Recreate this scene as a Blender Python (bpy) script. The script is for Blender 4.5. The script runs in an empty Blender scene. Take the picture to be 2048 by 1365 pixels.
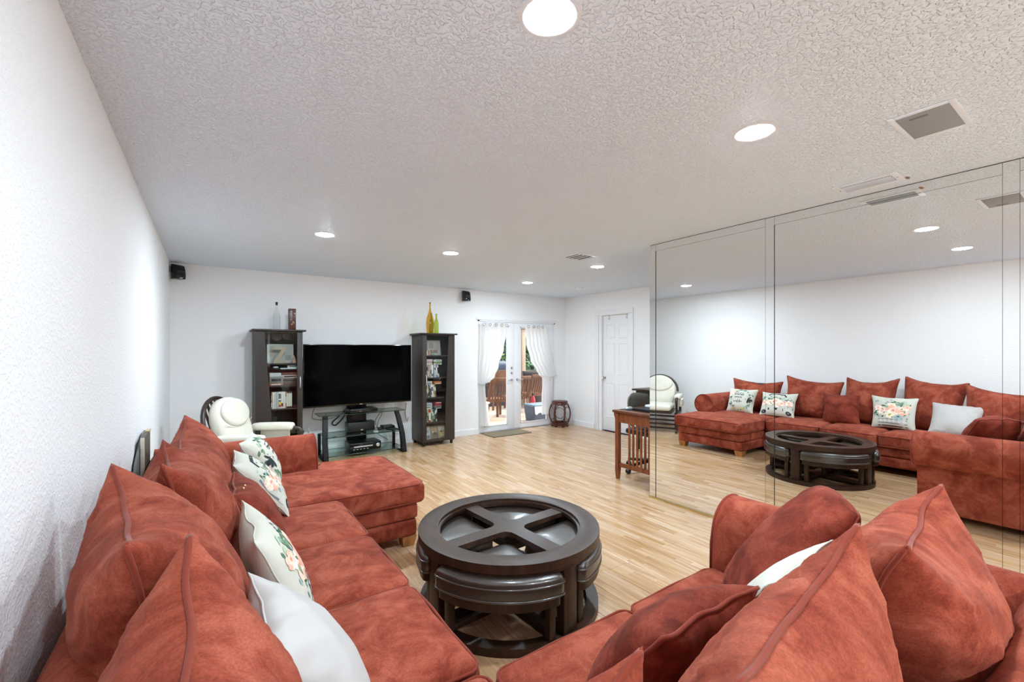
import bpy, bmesh, math, random
from mathutils import Vector, Matrix, noise

random.seed(7)
PI = math.pi
SC = bpy.context.scene
COL = SC.collection

# ------------------------------------------------------------------ camera, world, light, exposure
cam_data = bpy.data.cameras.new('camera')
cam = bpy.data.objects.new('camera', cam_data)
COL.objects.link(cam)
SC.camera = cam
cam.location = (0.0, 0.0, 1.4229)
cam.rotation_euler = (PI / 2, 0.0, -math.radians(34.80187))
cam_data.sensor_fit = 'HORIZONTAL'
cam_data.sensor_width = 36.0
cam_data.lens = 36.0 * 876.604 / 2048.0
cam_data.shift_y = (700.902 - 682.5) / 2048.0
cam_data.clip_start = 0.02
cam_data.clip_end = 200.0

SC.view_settings.view_transform = 'Standard'
SC.view_settings.look = 'None'
SC.view_settings.gamma = 1.0
SC.view_settings.use_curve_mapping = False
SC.view_settings.exposure = 0.90
SC.cycles.max_bounces = 8
SC.cycles.diffuse_bounces = 5
SC.cycles.glossy_bounces = 4
SC.cycles.transparent_max_bounces = 16
SC.cycles.transmission_bounces = 8
SC.cycles.use_light_tree = False
SC.cycles.adaptive_threshold = 0.05
SC.cycles.caustics_reflective = True
SC.cycles.blur_glossy = 0.5
SC.cycles.caustics_refractive = False
SC.cycles.sample_clamp_indirect = 9.0

LAMP_W = [12.5, 18.5, 23, 21, 15.5, 15.5, 47, 42]          # recessed ceiling lamps; last two added out of view as ceiling fill
world = bpy.data.worlds.new('sky_world')
SC.world = world
world.use_nodes = True
wn = world.node_tree
wn.nodes.clear()
w_out = wn.nodes.new('ShaderNodeOutputWorld')
w_bg = wn.nodes.new('ShaderNodeBackground')
w_sky = wn.nodes.new('ShaderNodeTexSky')
w_sky.sky_type = 'NISHITA'
w_sky.sun_disc = False
w_sky.sun_elevation = math.radians(52)
w_sky.sun_rotation = math.radians(90)
w_sky.air_density = 1.0
w_sky.dust_density = 6.0
w_sky.ozone_density = 0.3
w_bg.inputs['Strength'].default_value = 0.36
wn.links.new(w_sky.outputs['Color'], w_bg.inputs['Color'])
wn.links.new(w_bg.outputs['Background'], w_out.inputs['Surface'])
sun_d = bpy.data.lights.new('sun', 'SUN')
sun_d.energy = 0.8
sun_d.angle = math.radians(1.5)
sun_d.color = (0.97, 0.98, 1.0)
sun_o = bpy.data.objects.new('sun', sun_d)
COL.objects.link(sun_o)
sun_o.rotation_euler = (math.radians(10), math.radians(42), 0)
sun_o.location = (12, 2, 9)

# ------------------------------------------------------------------ room numbers (metres)
XL, YB, XD, XM, YM, H = -0.357, 6.449, 5.756, 3.5286, 2.7327, 2.44
YF = -3.7           # wall behind the camera
YA = 1.25           # back of the alcove beyond the mirror partition

# ------------------------------------------------------------------ helpers
def lin(r, g, b):
    f = lambda c: (c / 12.92) if c <= 0.04045 else ((c + 0.055) / 1.055) ** 2.4
    return (f(r / 255.0), f(g / 255.0), f(b / 255.0), 1.0)

def V(*a): return Vector(a)

class MB:
    def __init__(s): s.v = []; s.f = []; s.uv = None
    def add(s, vs, fs):
        o = len(s.v); s.v += [tuple(p) for p in vs]; s.f += [tuple(i + o for i in f) for f in fs]; return s
    def box(s, lo, hi, rot=None):
        c = [(lo[i] + hi[i]) / 2 for i in range(3)]
        vs = [(x, y, z) for x in (lo[0], hi[0]) for y in (lo[1], hi[1]) for z in (lo[2], hi[2])]
        if rot is not None:
            m = rot; cv = Vector(c); vs = [tuple(cv + m @ (Vector(p) - cv)) for p in vs]
        return s.add(vs, [(0,1,3,2),(4,6,7,5),(0,4,5,1),(2,3,7,6),(0,2,6,4),(1,5,7,3)])
    def rbox(s, lo, hi, r=0.006, seg=2, rot=None):
        bm = bmesh.new(); bmesh.ops.create_cube(bm, size=1.0)
        sz = [hi[i] - lo[i] for i in range(3)]; c = Vector([(lo[i] + hi[i]) / 2 for i in range(3)])
        for v in bm.verts: v.co = Vector((v.co.x * sz[0], v.co.y * sz[1], v.co.z * sz[2]))
        r = min(r, min(sz) * 0.49)
        bmesh.ops.bevel(bm, geom=bm.edges[:], offset=r, segments=seg, profile=0.5, affect='EDGES')
        bm.verts.index_update()
        vs = [tuple(c + ((rot @ v.co) if rot is not None else v.co)) for v in bm.verts]
        fs = [tuple(v.index for v in f.verts) for f in bm.faces]; bm.free()
        return s.add(vs, fs)
    def tube(s, pts, r, n=8, closed=False, caps=True):
        pts = [Vector(p) for p in pts]; m = len(pts)
        rr = r if isinstance(r, (list, tuple)) else [r] * m
        tang = []
        for i in range(m):
            a = pts[(i - 1) % m] if (closed or i > 0) else pts[i]
            b = pts[(i + 1) % m] if (closed or i < m - 1) else pts[i]
            t = b - a; tang.append(t.normalized() if t.length > 1e-9 else Vector((0, 0, 1)))
        ref = Vector((0, 0, 1)) if abs(tang[0].z) < 0.9 else Vector((1, 0, 0))
        nrm = (ref - tang[0] * ref.dot(tang[0])).normalized()
        vs = []
        for i in range(m):
            nrm = nrm - tang[i] * nrm.dot(tang[i])
            if nrm.length < 1e-6: nrm = tang[i].orthogonal()
            nrm.normalize(); bn = tang[i].cross(nrm)
            for k in range(n):
                a = 2 * PI * k / n
                vs.append(pts[i] + (nrm * math.cos(a) + bn * math.sin(a)) * rr[i])
        fs = []
        for i in range(m if closed else m - 1):
            j = (i + 1) % m
            for k in range(n):
                k2 = (k + 1) % n
                fs.append((i * n + k, i * n + k2, j * n + k2, j * n + k))
        if not closed and caps:
            fs.append(tuple(range(n - 1, -1, -1))); fs.append(tuple((m - 1) * n + k for k in range(n)))
        return s.add(vs, fs)
    def lathe(s, prof, c=(0, 0, 0), n=32, caps=True, axis='z', closed=False):
        m = len(prof); vs = []
        for (r, z) in prof:
            for k in range(n):
                a = 2 * PI * k / n; x, y = r * math.cos(a), r * math.sin(a)
                p = (x, y, z) if axis == 'z' else ((x, z, y) if axis == 'y' else (z, x, y))
                vs.append((c[0] + p[0], c[1] + p[1], c[2] + p[2]))
        fs = []
        for i in range(m if closed else m - 1):
            j = (i + 1) % m
            for k in range(n):
                k2 = (k + 1) % n
                fs.append((i * n + k, i * n + k2, j * n + k2, j * n + k))
        if caps and not closed:
            if prof[0][0] > 1e-5: fs.append(tuple(range(n - 1, -1, -1)))
            if prof[-1][0] > 1e-5: fs.append(tuple((m - 1) * n + k for k in range(n)))
        return s.add(vs, fs)
    def prism(s, poly, a, b, axis='z'):
        # poly in the two remaining axes, in cyclic order (z: x,y | x: y,z | y: x,z)
        n = len(poly)
        def P(p, t):
            return (p[0], p[1], t) if axis == 'z' else ((t, p[0], p[1]) if axis == 'x' else (p[0], t, p[1]))
        vs = [P(p, a) for p in poly] + [P(p, b) for p in poly]
        fs = [(i, (i + 1) % n, n + (i + 1) % n, n + i) for i in range(n)]
        fs.append(tuple(range(n - 1, -1, -1))); fs.append(tuple(range(n, 2 * n)))
        return s.add(vs, fs)
    def sphere(s, c, r, n=14, m=8, sc=(1, 1, 1)):
        prof = [(r * math.sin(PI * i / m), -r * math.cos(PI * i / m)) for i in range(m + 1)]
        prof[0] = (1e-4, -r); prof[-1] = (1e-4, r)
        t = MB(); t.lathe(prof, (0, 0, 0), n, caps=True)
        return s.add([(c[0] + p[0] * sc[0], c[1] + p[1] * sc[1], c[2] + p[2] * sc[2]) for p in t.v], t.f)
    def xf(s, M):
        s.v = [tuple(M @ Vector(p)) for p in s.v]; return s

def softbox(lo, hi, r, crown=0.0, n=12, sag=0.0, seed=0, wob=0.0):
    """rounded cushion block with a crowned top"""
    lo, hi = Vector(lo), Vector(hi); mb = MB(); idx = {}
    def ax(i, k):
        L = hi[k] - lo[k]; t = i / n
        t = 0.5 - 0.5 * math.cos(PI * t) if True else t
        return lo[k] + L * t
    faces = []
    def vid(i, j, k):
        key = (i, j, k)
        if key in idx: return idx[key]
        p = Vector((ax(i, 0), ax(j, 1), ax(k, 2)))
        q = Vector([min(max(p[a], lo[a] + r), hi[a] - r) for a in range(3)])
        d = p - q
        if d.length > 1e-9: p = q + d * (r / d.length) if d.length > r * 0.999 or True else p
        u = 2 * (p.x - lo.x) / (hi.x - lo.x) - 1; v = 2 * (p.y - lo.y) / (hi.y - lo.y) - 1
        w = (p.z - lo.z) / (hi.z - lo.z)
        p = p.copy()
        p.z += crown * max(0, 1 - u * u) ** 0.6 * max(0, 1 - v * v) ** 0.6 * w
        if wob:
            p.z += wob * w * noise.noise(Vector((p.x * 4.5, p.y * 4.5, seed)))
            p.x += wob * 0.7 * noise.noise(Vector((p.y * 5, p.z * 5, seed + 9)))
            p.y += wob * 0.7 * noise.noise(Vector((p.x * 5, p.z * 5, seed + 5)))
        mb.v.append(tuple(p)); idx[key] = len(mb.v) - 1
        return idx[key]
    for a in range(n):
        for b in range(n):
            mb.f.append((vid(a, b, 0), vid(a, b + 1, 0), vid(a + 1, b + 1, 0), vid(a + 1, b, 0)))
            mb.f.append((vid(a, b, n), vid(a + 1, b, n), vid(a + 1, b + 1, n), vid(a, b + 1, n)))
            mb.f.append((vid(a, 0, b), vid(a + 1, 0, b), vid(a + 1, 0, b + 1), vid(a, 0, b + 1)))
            mb.f.append((vid(a, n, b), vid(a, n, b + 1), vid(a + 1, n, b + 1), vid(a + 1, n, b)))
            mb.f.append((vid(0, a, b), vid(0, a, b + 1), vid(0, a + 1, b + 1), vid(0, a + 1, b)))
            mb.f.append((vid(n, a, b), vid(n, a + 1, b), vid(n, a + 1, b + 1), vid(n, a, b + 1)))
    return mb

def rrect(x0, y0, x1, y1, r, n=5):
    pts = []
    for (cx, cy, a0) in ((x1 - r, y1 - r, 0), (x0 + r, y1 - r, PI / 2), (x0 + r, y0 + r, PI), (x1 - r, y0 + r, 1.5 * PI)):
        for i in range(n + 1):
            a = a0 + PI / 2 * i / n; pts.append((cx + r * math.cos(a), cy + r * math.sin(a)))
    return pts

def tagit(o, label=None, cat=None, group=None, kind=None):
    if label: o['label'] = label
    if cat: o['category'] = cat
    if group: o['group'] = group
    if kind: o['kind'] = kind
    return o

def root(name, loc, label=None, cat=None, group=None, kind=None):
    o = bpy.data.objects.new(name, None); COL.objects.link(o); o.location = loc
    o.empty_display_size = 0.1
    return tagit(o, label, cat, group, kind)

def origin_of(o):
    p = Vector((0, 0, 0))
    while o is not None: p += o.location; o = o.parent
    return p

def build(name, mb, mat, parent=None, loc=None, smooth=35, local=False, label=None, cat=None, group=None, kind=None):
    """one mesh object; geometry is given in room coordinates unless local"""
    base = Vector((0, 0, 0))
    if not local:
        if parent is not None: base = origin_of(parent)
        if loc is not None: base = Vector(loc)
    me = bpy.data.meshes.new(name)
    vs = [(p[0] - base.x, p[1] - base.y, p[2] - base.z) for p in mb.v]
    me.from_pydata(vs, [], mb.f); me.validate(); me.update()
    bm = bmesh.new(); bm.from_mesh(me); bmesh.ops.recalc_face_normals(bm, faces=bm.faces[:]); bm.to_mesh(me); bm.free()
    if smooth is not None:
        me.polygons.foreach_set('use_smooth', [True] * len(me.polygons))
        if smooth < 180: me.set_sharp_from_angle(angle=math.radians(smooth))
    me.materials.append(mat)
    o = bpy.data.objects.new(name, me); COL.objects.link(o)
    if parent is not None: o.parent = parent
    elif loc is not None: o.location = loc
    return tagit(o, label, cat, group, kind)

def copy_tree(o, parent=None):
    c = o.copy(); COL.objects.link(c)
    if parent is not None: c.parent = parent
    for ch in list(o.children): copy_tree(ch, c)
    return c

# ------------------------------------------------------------------ materials
def nodes_of(name):
    m = bpy.data.materials.new(name); m.use_nodes = True
    nt = m.node_tree; b = nt.nodes.get('Principled BSDF'); return m, nt, b

def pmat(name, col, rough=0.5, metal=0.0, spec=0.5, var=0.0, vscale=8.0, bump=0.0, bscale=40.0, stretch=None, sheen=0.0, coat=0.0, bdist=0.002):
    m, nt, b = nodes_of(name); N, L = nt.nodes, nt.links
    b.inputs['Base Color'].default_value = col
    b.inputs['Roughness'].default_value = rough
    b.inputs['Metallic'].default_value = metal
    b.inputs['Specular IOR Level'].default_value = spec
    if sheen: b.inputs['Sheen Weight'].default_value = sheen; b.inputs['Sheen Roughness'].default_value = 0.4
    if coat: b.inputs['Coat Weight'].default_value = coat; b.inputs['Coat Roughness'].default_value = 0.1
    if var or bump:
        tc = N.new('ShaderNodeTexCoord'); mp = N.new('ShaderNodeMapping'); L.new(tc.outputs['Object'], mp.inputs['Vector'])
        if stretch: mp.inputs['Scale'].default_value = stretch
    if var:
        nz = N.new('ShaderNodeTexNoise'); nz.inputs['Scale'].default_value = vscale; nz.inputs['Detail'].default_value = 5
        L.new(mp.outputs['Vector'], nz.inputs['Vector'])
        mx = N.new('ShaderNodeMix'); mx.data_type = 'RGBA'
        mx.inputs['A'].default_value = tuple(c * (1 - var) for c in col[:3]) + (1,)
        mx.inputs['B'].default_value = tuple(min(1, c * (1 + var)) for c in col[:3]) + (1,)
        mr = N.new('ShaderNodeMapRange'); mr.inputs['From Min'].default_value = 0.3; mr.inputs['From Max'].default_value = 0.7
        L.new(nz.outputs['Fac'], mr.inputs['Value']); L.new(mr.outputs['Result'], mx.inputs['Factor']); L.new(mx.outputs['Result'], b.inputs['Base Color'])
    if bump:
        nb = N.new('ShaderNodeTexNoise'); nb.inputs['Scale'].default_value = bscale; nb.inputs['Detail'].default_value = 4
        L.new(mp.outputs['Vector'], nb.inputs['Vector'])
        bp = N.new('ShaderNodeBump'); bp.inputs['Strength'].default_value = bump; bp.inputs['Distance'].default_value = bdist
        L.new(nb.outputs['Fac'], bp.inputs['Height']); L.new(bp.outputs['Normal'], b.inputs['Normal'])
    return m

def plaster(name, col, scale, strength, dist, rough=0.6):
    """knock-down plaster: flattened splatter"""
    m, nt, b = nodes_of(name); N, L = nt.nodes, nt.links
    b.inputs['Base Color'].default_value = col; b.inputs['Roughness'].default_value = rough
    b.inputs['Specular IOR Level'].default_value = 0.15
    tc = N.new('ShaderNodeTexCoord')
    n1 = N.new('ShaderNodeTexNoise'); n1.inputs['Scale'].default_value = scale; n1.inputs['Detail'].default_value = 1; n1.inputs['Distortion'].default_value = 0.4
    L.new(tc.outputs['Object'], n1.inputs['Vector'])
    mr = N.new('ShaderNodeMapRange'); mr.interpolation_type = 'SMOOTHSTEP'
    mr.inputs['From Min'].default_value = 0.46; mr.inputs['From Max'].default_value = 0.60
    L.new(n1.outputs['Fac'], mr.inputs['Value'])
    bp = N.new('ShaderNodeBump'); bp.inputs['Strength'].default_value = strength; bp.inputs['Distance'].default_value = dist
    L.new(mr.outputs['Result'], bp.inputs['Height']); L.new(bp.outputs['Normal'], b.inputs['Normal'])
    return m

def suede(name, base, dark, light):
    m, nt, b = nodes_of(name); N, L = nt.nodes, nt.links
    b.inputs['Roughness'].default_value = 0.85; b.inputs['Specular IOR Level'].default_value = 0.15
    b.inputs['Sheen Weight'].default_value = 0.10; b.inputs['Sheen Roughness'].default_value = 0.35
    b.inputs['Sheen Tint'].default_value = (1.0, 0.62, 0.5, 1)
    tc = N.new('ShaderNodeNewGeometry')
    n1 = N.new('ShaderNodeTexNoise'); n1.inputs['Scale'].default_value = 7.5; n1.inputs['Detail'].default_value = 5; n1.inputs['Distortion'].default_value = 0.55; n1.inputs['Roughness'].default_value = 0.68
    L.new(tc.outputs['Position'], n1.inputs['Vector'])
    r1 = N.new('ShaderNodeValToRGB'); e = r1.color_ramp.elements
    e[0].position = 0.37; e[0].color = dark; e[1].position = 0.63; e[1].color = light
    k = e.new(0.5); k.color = base
    L.new(n1.outputs['Fac'], r1.inputs['Fac'])
    n2 = N.new('ShaderNodeTexNoise'); n2.inputs['Scale'].default_value = 230; n2.inputs['Detail'].default_value = 0
    L.new(tc.outputs['Position'], n2.inputs['Vector'])
    mx = N.new('ShaderNodeMix'); mx.data_type = 'RGBA'; mx.blend_type = 'MULTIPLY'; mx.inputs['Factor'].default_value = 0.5
    r2 = N.new('ShaderNodeValToRGB'); r2.color_ramp.elements[0].position = 0.3; r2.color_ramp.elements[0].color = (0.55, 0.55, 0.55, 1); r2.color_ramp.elements[1].position = 0.7
    L.new(n2.outputs['Fac'], r2.inputs['Fac'])
    L.new(r1.outputs['Color'], mx.inputs['A']); L.new(r2.outputs['Color'], mx.inputs['B']); L.new(mx.outputs['Result'], b.inputs['Base Color'])
    n3 = N.new('ShaderNodeTexNoise'); n3.inputs['Scale'].default_value = 24; n3.inputs['Detail'].default_value = 2
    L.new(tc.outputs['Position'], n3.inputs['Vector'])
    bp = N.new('ShaderNodeBump'); bp.inputs['Strength'].default_value = 0.35; bp.inputs['Distance'].default_value = 0.006
    L.new(n3.outputs['Fac'], bp.inputs['Height']); L.new(bp.outputs['Normal'], b.inputs['Normal'])
    return m

def clear_glass(name, tint=(1, 1, 1, 1), refl=1.0, rough=0.0, ior=1.45):
    """thin pane: sees through, reflects by Fresnel"""
    m, nt, b = nodes_of(name); N, L = nt.nodes, nt.links
    out = N.get('Material Output'); N.remove(b)
    tr = N.new('ShaderNodeBsdfTransparent'); tr.inputs['Color'].default_value = tint
    gl = N.new('ShaderNodeBsdfGlossy'); gl.inputs['Roughness'].default_value = rough
    fr = N.new('ShaderNodeFresnel')
    ge = N.new('ShaderNodeNewGeometry'); mi = N.new('ShaderNodeMapRange'); mi.inputs['To Min'].default_value = ior; mi.inputs['To Max'].default_value = 1.0 / ior
    L.new(ge.outputs['Backfacing'], mi.inputs['Value']); L.new(mi.outputs['Result'], fr.inputs['IOR'])
    mu = N.new('ShaderNodeMath'); mu.operation = 'MULTIPLY'; mu.inputs[1].default_value = refl
    L.new(fr.outputs['Fac'], mu.inputs[0])
    mix = N.new('ShaderNodeMixShader')
    L.new(mu.outputs['Value'], mix.inputs['Fac']); L.new(tr.outputs['BSDF'], mix.inputs[1]); L.new(gl.outputs['BSDF'], mix.inputs[2])
    L.new(mix.outputs['Shader'], out.inputs['Surface'])
    return m

def emit(name, col, strength):
    m, nt, b = nodes_of(name); N, L = nt.nodes, nt.links
    out = N.get('Material Output'); N.remove(b)
    e = N.new('ShaderNodeEmission'); e.inputs['Color'].default_value = col; e.inputs['Strength'].default_value = strength
    L.new(e.outputs['Emission'], out.inputs['Surface']); return m

def sheer(name):
    m, nt, b = nodes_of(name); N, L = nt.nodes, nt.links
    out = N.get('Material Output'); N.remove(b)
    d = N.new('ShaderNodeBsdfDiffuse'); d.inputs['Color'].default_value = (0.90, 0.90, 0.90, 1)
    t = N.new('ShaderNodeBsdfTranslucent'); t.inputs['Color'].default_value = (0.90, 0.90, 0.89, 1)
    p = N.new('ShaderNodeBsdfTransparent')
    a = N.new('ShaderNodeMixShader'); a.inputs['Fac'].default_value = 0.5
    c = N.new('ShaderNodeMixShader'); c.inputs['Fac'].default_value = 0.04
    L.new(d.outputs['BSDF'], a.inputs[1]); L.new(t.outputs['BSDF'], a.inputs[2])
    L.new(a.outputs['Shader'], c.inputs[1]); L.new(p.outputs['BSDF'], c.inputs[2]); L.new(c.outputs['Shader'], out.inputs['Surface'])
    return m

def plank_mat():
    m, nt, b = nodes_of('laminate_plank'); N, L = nt.nodes, nt.links
    b.inputs['Specular IOR Level'].default_value = 0.5
    geo = N.new('ShaderNodeNewGeometry'); sep = N.new('ShaderNodeSeparateXYZ'); L.new(geo.outputs['Position'], sep.inputs['Vector'])
    def math_(op, a, b_=None, c=None):
        n = N.new('ShaderNodeMath'); n.operation = op
        for i, x in enumerate((a, b_, c)):
            if x is None: continue
            if isinstance(x, (int, float)): n.inputs[i].default_value = x
            else: L.new(x, n.inputs[i])
        return n.outputs['Value']
    sx = math_('FLOOR', math_('DIVIDE', math_('SUBTRACT', sep.outputs['X'], XL), 0.191 / 3))
    wn1 = N.new('ShaderNodeTexWhiteNoise'); wn1.noise_dimensions = '1D'; L.new(sx, wn1.inputs['W'])
    sy = math_('FLOOR', math_('DIVIDE', math_('ADD', sep.outputs['Y'], math_('MULTIPLY', wn1.outputs['Value'], 3.0)), 0.46))
    cmb = N.new('ShaderNodeCombineXYZ'); L.new(sx, cmb.inputs['X']); L.new(sy, cmb.inputs['Y'])
    wn2 = N.new('ShaderNodeTexWhiteNoise'); wn2.noise_dimensions = '2D'; L.new(cmb.outputs['Vector'], wn2.inputs['Vector'])
    # grain, stretched along the board
    cg = N.new('ShaderNodeCombineXYZ')
    L.new(math_('MULTIPLY', sep.outputs['X'], 34.0), cg.inputs['X']); L.new(math_('MULTIPLY', sep.outputs['Y'], 2.2), cg.inputs['Y']); L.new(math_('MULTIPLY', wn2.outputs['Value'], 40.0), cg.inputs['Z'])
    ng = N.new('ShaderNodeTexNoise'); ng.inputs['Scale'].default_value = 1.0; ng.inputs['Detail'].default_value = 4; ng.inputs['Distortion'].default_value = 0.8
    L.new(cg.outputs['Vector'], ng.inputs['Vector'])
    ramp = N.new('ShaderNodeValToRGB'); e = ramp.color_ramp.elements
    e[0].position = 0.25; e[0].color = lin(170, 126, 86); e[1].position = 0.74; e[1].color = lin(214, 180, 140)
    e.new(0.48).color = lin(196, 156, 114)
    L.new(ng.outputs['Fac'], ramp.inputs['Fac'])
    hs = N.new('ShaderNodeHueSaturation')
    L.new(ramp.outputs['Color'], hs.inputs['Color'])
    L.new(math_('MULTIPLY_ADD', wn2.outputs['Value'], 0.18, 0.91), hs.inputs['Value'])
    L.new(math_('MULTIPLY_ADD', wn2.outputs['Value'], -0.2, 1.05), hs.inputs['Saturation'])
    # fine printed strip joints
    fx = math_('FRACT', math_('DIVIDE', math_('SUBTRACT', sep.outputs['X'], XL), 0.191 / 3))
    edge = math_('LESS_THAN', fx, 0.03)
    mx = N.new('ShaderNodeMix'); mx.data_type = 'RGBA'; mx.blend_type = 'MULTIPLY'
    L.new(math_('MULTIPLY', edge, 0.22), mx.inputs['Factor']); L.new(hs.outputs['Color'], mx.inputs['A']); mx.inputs['B'].default_value = (0.45, 0.36, 0.28, 1)
    L.new(mx.outputs['Result'], b.inputs['Base Color'])
    L.new(math_('MULTIPLY_ADD', ng.outputs['Fac'], 0.10, 0.17), b.inputs['Roughness'])
    return m

def mirror_mat():
    m, nt, b = nodes_of('mirror_silver'); N, L = nt.nodes, nt.links
    b.inputs['Metallic'].default_value = 1.0; b.inputs['Base Color'].default_value = (0.88, 0.89, 0.88, 1); b.inputs['Roughness'].default_value = 0.0
    return m

def wood(name, c1, c2, rough=0.4, scale=(3, 3, 40), spec=0.5):
    m, nt, b = nodes_of(name); N, L = nt.nodes, nt.links
    b.inputs['Roughness'].default_value = rough; b.inputs['Specular IOR Level'].default_value = spec
    tc = N.new('ShaderNodeTexCoord'); mp = N.new('ShaderNodeMapping'); mp.inputs['Scale'].default_value = scale
    L.new(tc.outputs['Object'], mp.inputs['Vector'])
    nz = N.new('ShaderNodeTexNoise'); nz.inputs['Scale'].default_value = 1.0; nz.inputs['Detail'].default_value = 6; nz.inputs['Distortion'].default_value = 1.0
    L.new(mp.outputs['Vector'], nz.inputs['Vector'])
    r = N.new('ShaderNodeValToRGB'); r.color_ramp.elements[0].position = 0.3; r.color_ramp.elements[0].color = c1; r.color_ramp.elements[1].position = 0.7; r.color_ramp.elements[1].color = c2
    L.new(nz.outputs['Fac'], r.inputs['Fac']); L.new(r.outputs['Color'], b.inputs['Base Color'])
    return m

def attr_mat(name, rough=0.7):
    m, nt, b = nodes_of(name); N, L = nt.nodes, nt.links
    a = N.new('ShaderNodeAttribute'); a.attribute_name = 'Col'
    L.new(a.outputs['Color'], b.inputs['Base Color']); b.inputs['Roughness'].default_value = rough; b.inputs['Specular IOR Level'].default_value = 0.2
    return m

M = {}
M['wall'] = plaster('wall_plaster', lin(244, 244, 245), 70.0, 0.35, 0.0035)
M['ceiling'] = plaster('ceiling_knockdown', lin(232, 243, 255), 64.0, 0.8, 0.006)
M['trim'] = pmat('white_trim_paint', lin(238, 238, 240), 0.35)
M['door_paint'] = pmat('white_door_paint', lin(240, 240, 243), 0.35)
M['plank'] = plank_mat()
M['slab'] = pmat('floor_underlay', lin(70, 55, 42), 0.9)
M['mirror'] = mirror_mat()
M['black_gap'] = pmat('dark_mirror_backing', lin(22, 20, 18), 0.6)
M['brass'] = pmat('brass_channel', lin(214, 190, 130), 0.3, metal=0.8)
M['suede'] = suede('rust_suede', lin(153, 71, 51), lin(130, 54, 38), lin(175, 92, 70))
M['suede_dark'] = suede('rust_suede_gathered', lin(130, 54, 39), lin(102, 40, 29), lin(148, 69, 52))
M['piping'] = pmat('rust_piping', lin(132, 56, 40), 0.85, spec=0.15, sheen=0.2)
M['cream'] = pmat('cream_canvas', lin(204, 202, 190), 0.85, spec=0.15, var=0.04, vscale=6, bump=0.25, bscale=160)
M['white_satin'] = pmat('white_satin', lin(190, 186, 183), 0.5, spec=0.35, sheen=0.15, bump=0.12, bscale=10, bdist=0.006)
M['glider_cream'] = pmat('glider_cushion_cloth', lin(222, 217, 203), 0.85, spec=0.15, var=0.04, bump=0.2, bscale=90)
M['print'] = attr_mat('printed_ink')
M['espresso'] = wood('espresso_wood', lin(42, 27, 19), lin(66, 44, 31), 0.36, (18, 3, 3), spec=0.3)
M['espresso_mat'] = wood('espresso_laminate', lin(42, 34, 29), lin(56, 46, 39), 0.45, (6, 6, 2))
M['leather'] = pmat('dark_brown_leather', lin(50, 40, 34), 0.30, spec=0.9, coat=0.45, bump=0.25, bscale=190, bdist=0.0012)
M['black_plastic'] = pmat('black_plastic', lin(18, 18, 19), 0.35)
M['black_gloss'] = pmat('black_gloss', lin(8, 8, 9), 0.12)
M['screen'] = pmat('tv_screen', lin(3, 3, 4), 0.08, spec=0.04)
M['dark_metal'] = pmat('dark_painted_metal', lin(15, 15, 17), 0.45, spec=0.25)
M['chrome'] = pmat('chrome', lin(215, 215, 220), 0.15, metal=1.0)
M['grey_plastic'] = pmat('grey_plastic', lin(120, 118, 114), 0.5)
M['glass'] = clear_glass('door_glass', (0.97, 0.985, 0.98, 1), 0.8)
M['shelf_glass'] = clear_glass('shelf_glass', (0.80, 0.90, 0.87, 1), 1.0)
M['cab_glass'] = clear_glass('cabinet_glass', (0.93, 0.95, 0.94, 1), 1.0)
M['table_glass'] = clear_glass('table_glass', (0.94, 0.96, 0.96, 1), 1.0)
M['bottle_clear'] = clear_glass('clear_bottle_glass', (0.955, 0.97, 0.97, 1), 1.3)
M['bottle_amber'] = clear_glass('amber_glass', (0.90, 0.66, 0.22, 1), 1.2)
M['bottle_green'] = clear_glass('green_glass', (0.68, 0.76, 0.24, 1), 1.2)
M['sheer'] = sheer('sheer_curtain')
M['lamp'] = None
M['white_plastic'] = pmat('white_plastic', lin(232, 238, 246), 0.4)
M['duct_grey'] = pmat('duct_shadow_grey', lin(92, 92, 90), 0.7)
M['grille'] = pmat('speaker_grille', lin(150, 153, 156), 0.6, bump=0.3, bscale=600)
M['oak'] = wood('oak_leg', lin(150, 96, 46), lin(190, 130, 70), 0.4, (20, 20, 3))
M['mission'] = wood('mission_oak', lin(104, 52, 26), lin(146, 82, 44), 0.35, (20, 20, 3))
M['mission_top'] = wood('mission_oak_top', lin(92, 50, 32), lin(120, 70, 46), 0.3, (3, 20, 3))
M['rosewood'] = wood('rosewood', lin(64, 30, 22), lin(98, 48, 36), 0.3, (10, 10, 4))
M['glider_wood'] = wood('glider_wood', lin(40, 28, 24), lin(62, 44, 36), 0.35, (6, 6, 20))
M['olive_vinyl'] = pmat('olive_grey_vinyl', lin(96, 92, 82), 0.4)
M['mat_rug'] = None

# ------------------------------------------------------------------ the setting
floor = build('floor', MB().box((XL - 0.12, YF - 0.12, -0.06), (XD + 0.12, YB + 0.10, -0.010)), M['slab'], loc=(0, 0, -0.01), smooth=None, kind='structure')
PW, PL = 0.191, 1.215
def plank_mesh(w, l):
    g, b, t = 0.0006, 0.0016, 0.010
    mb = MB(); x, y = w / 2 - g, l / 2 - g
    vs = [(-x, -y, -t), (x, -y, -t), (x, y, -t), (-x, y, -t),
          (-x, -y, -b), (x, -y, -b), (x, y, -b), (-x, y, -b),
          (-x + b, -y + b, 0), (x - b, -y + b, 0), (x - b, y - b, 0), (-x + b, y - b, 0)]
    fs = [(3, 2, 1, 0)] + [(i, (i + 1) % 4, 4 + (i + 1) % 4, 4 + i) for i in range(4)] + [(4 + i, 4 + (i + 1) % 4, 8 + (i + 1) % 4, 8 + i) for i in range(4)] + [(8, 9, 10, 11)]
    mb.add(vs, fs); return mb
plank_cache = {}
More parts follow.
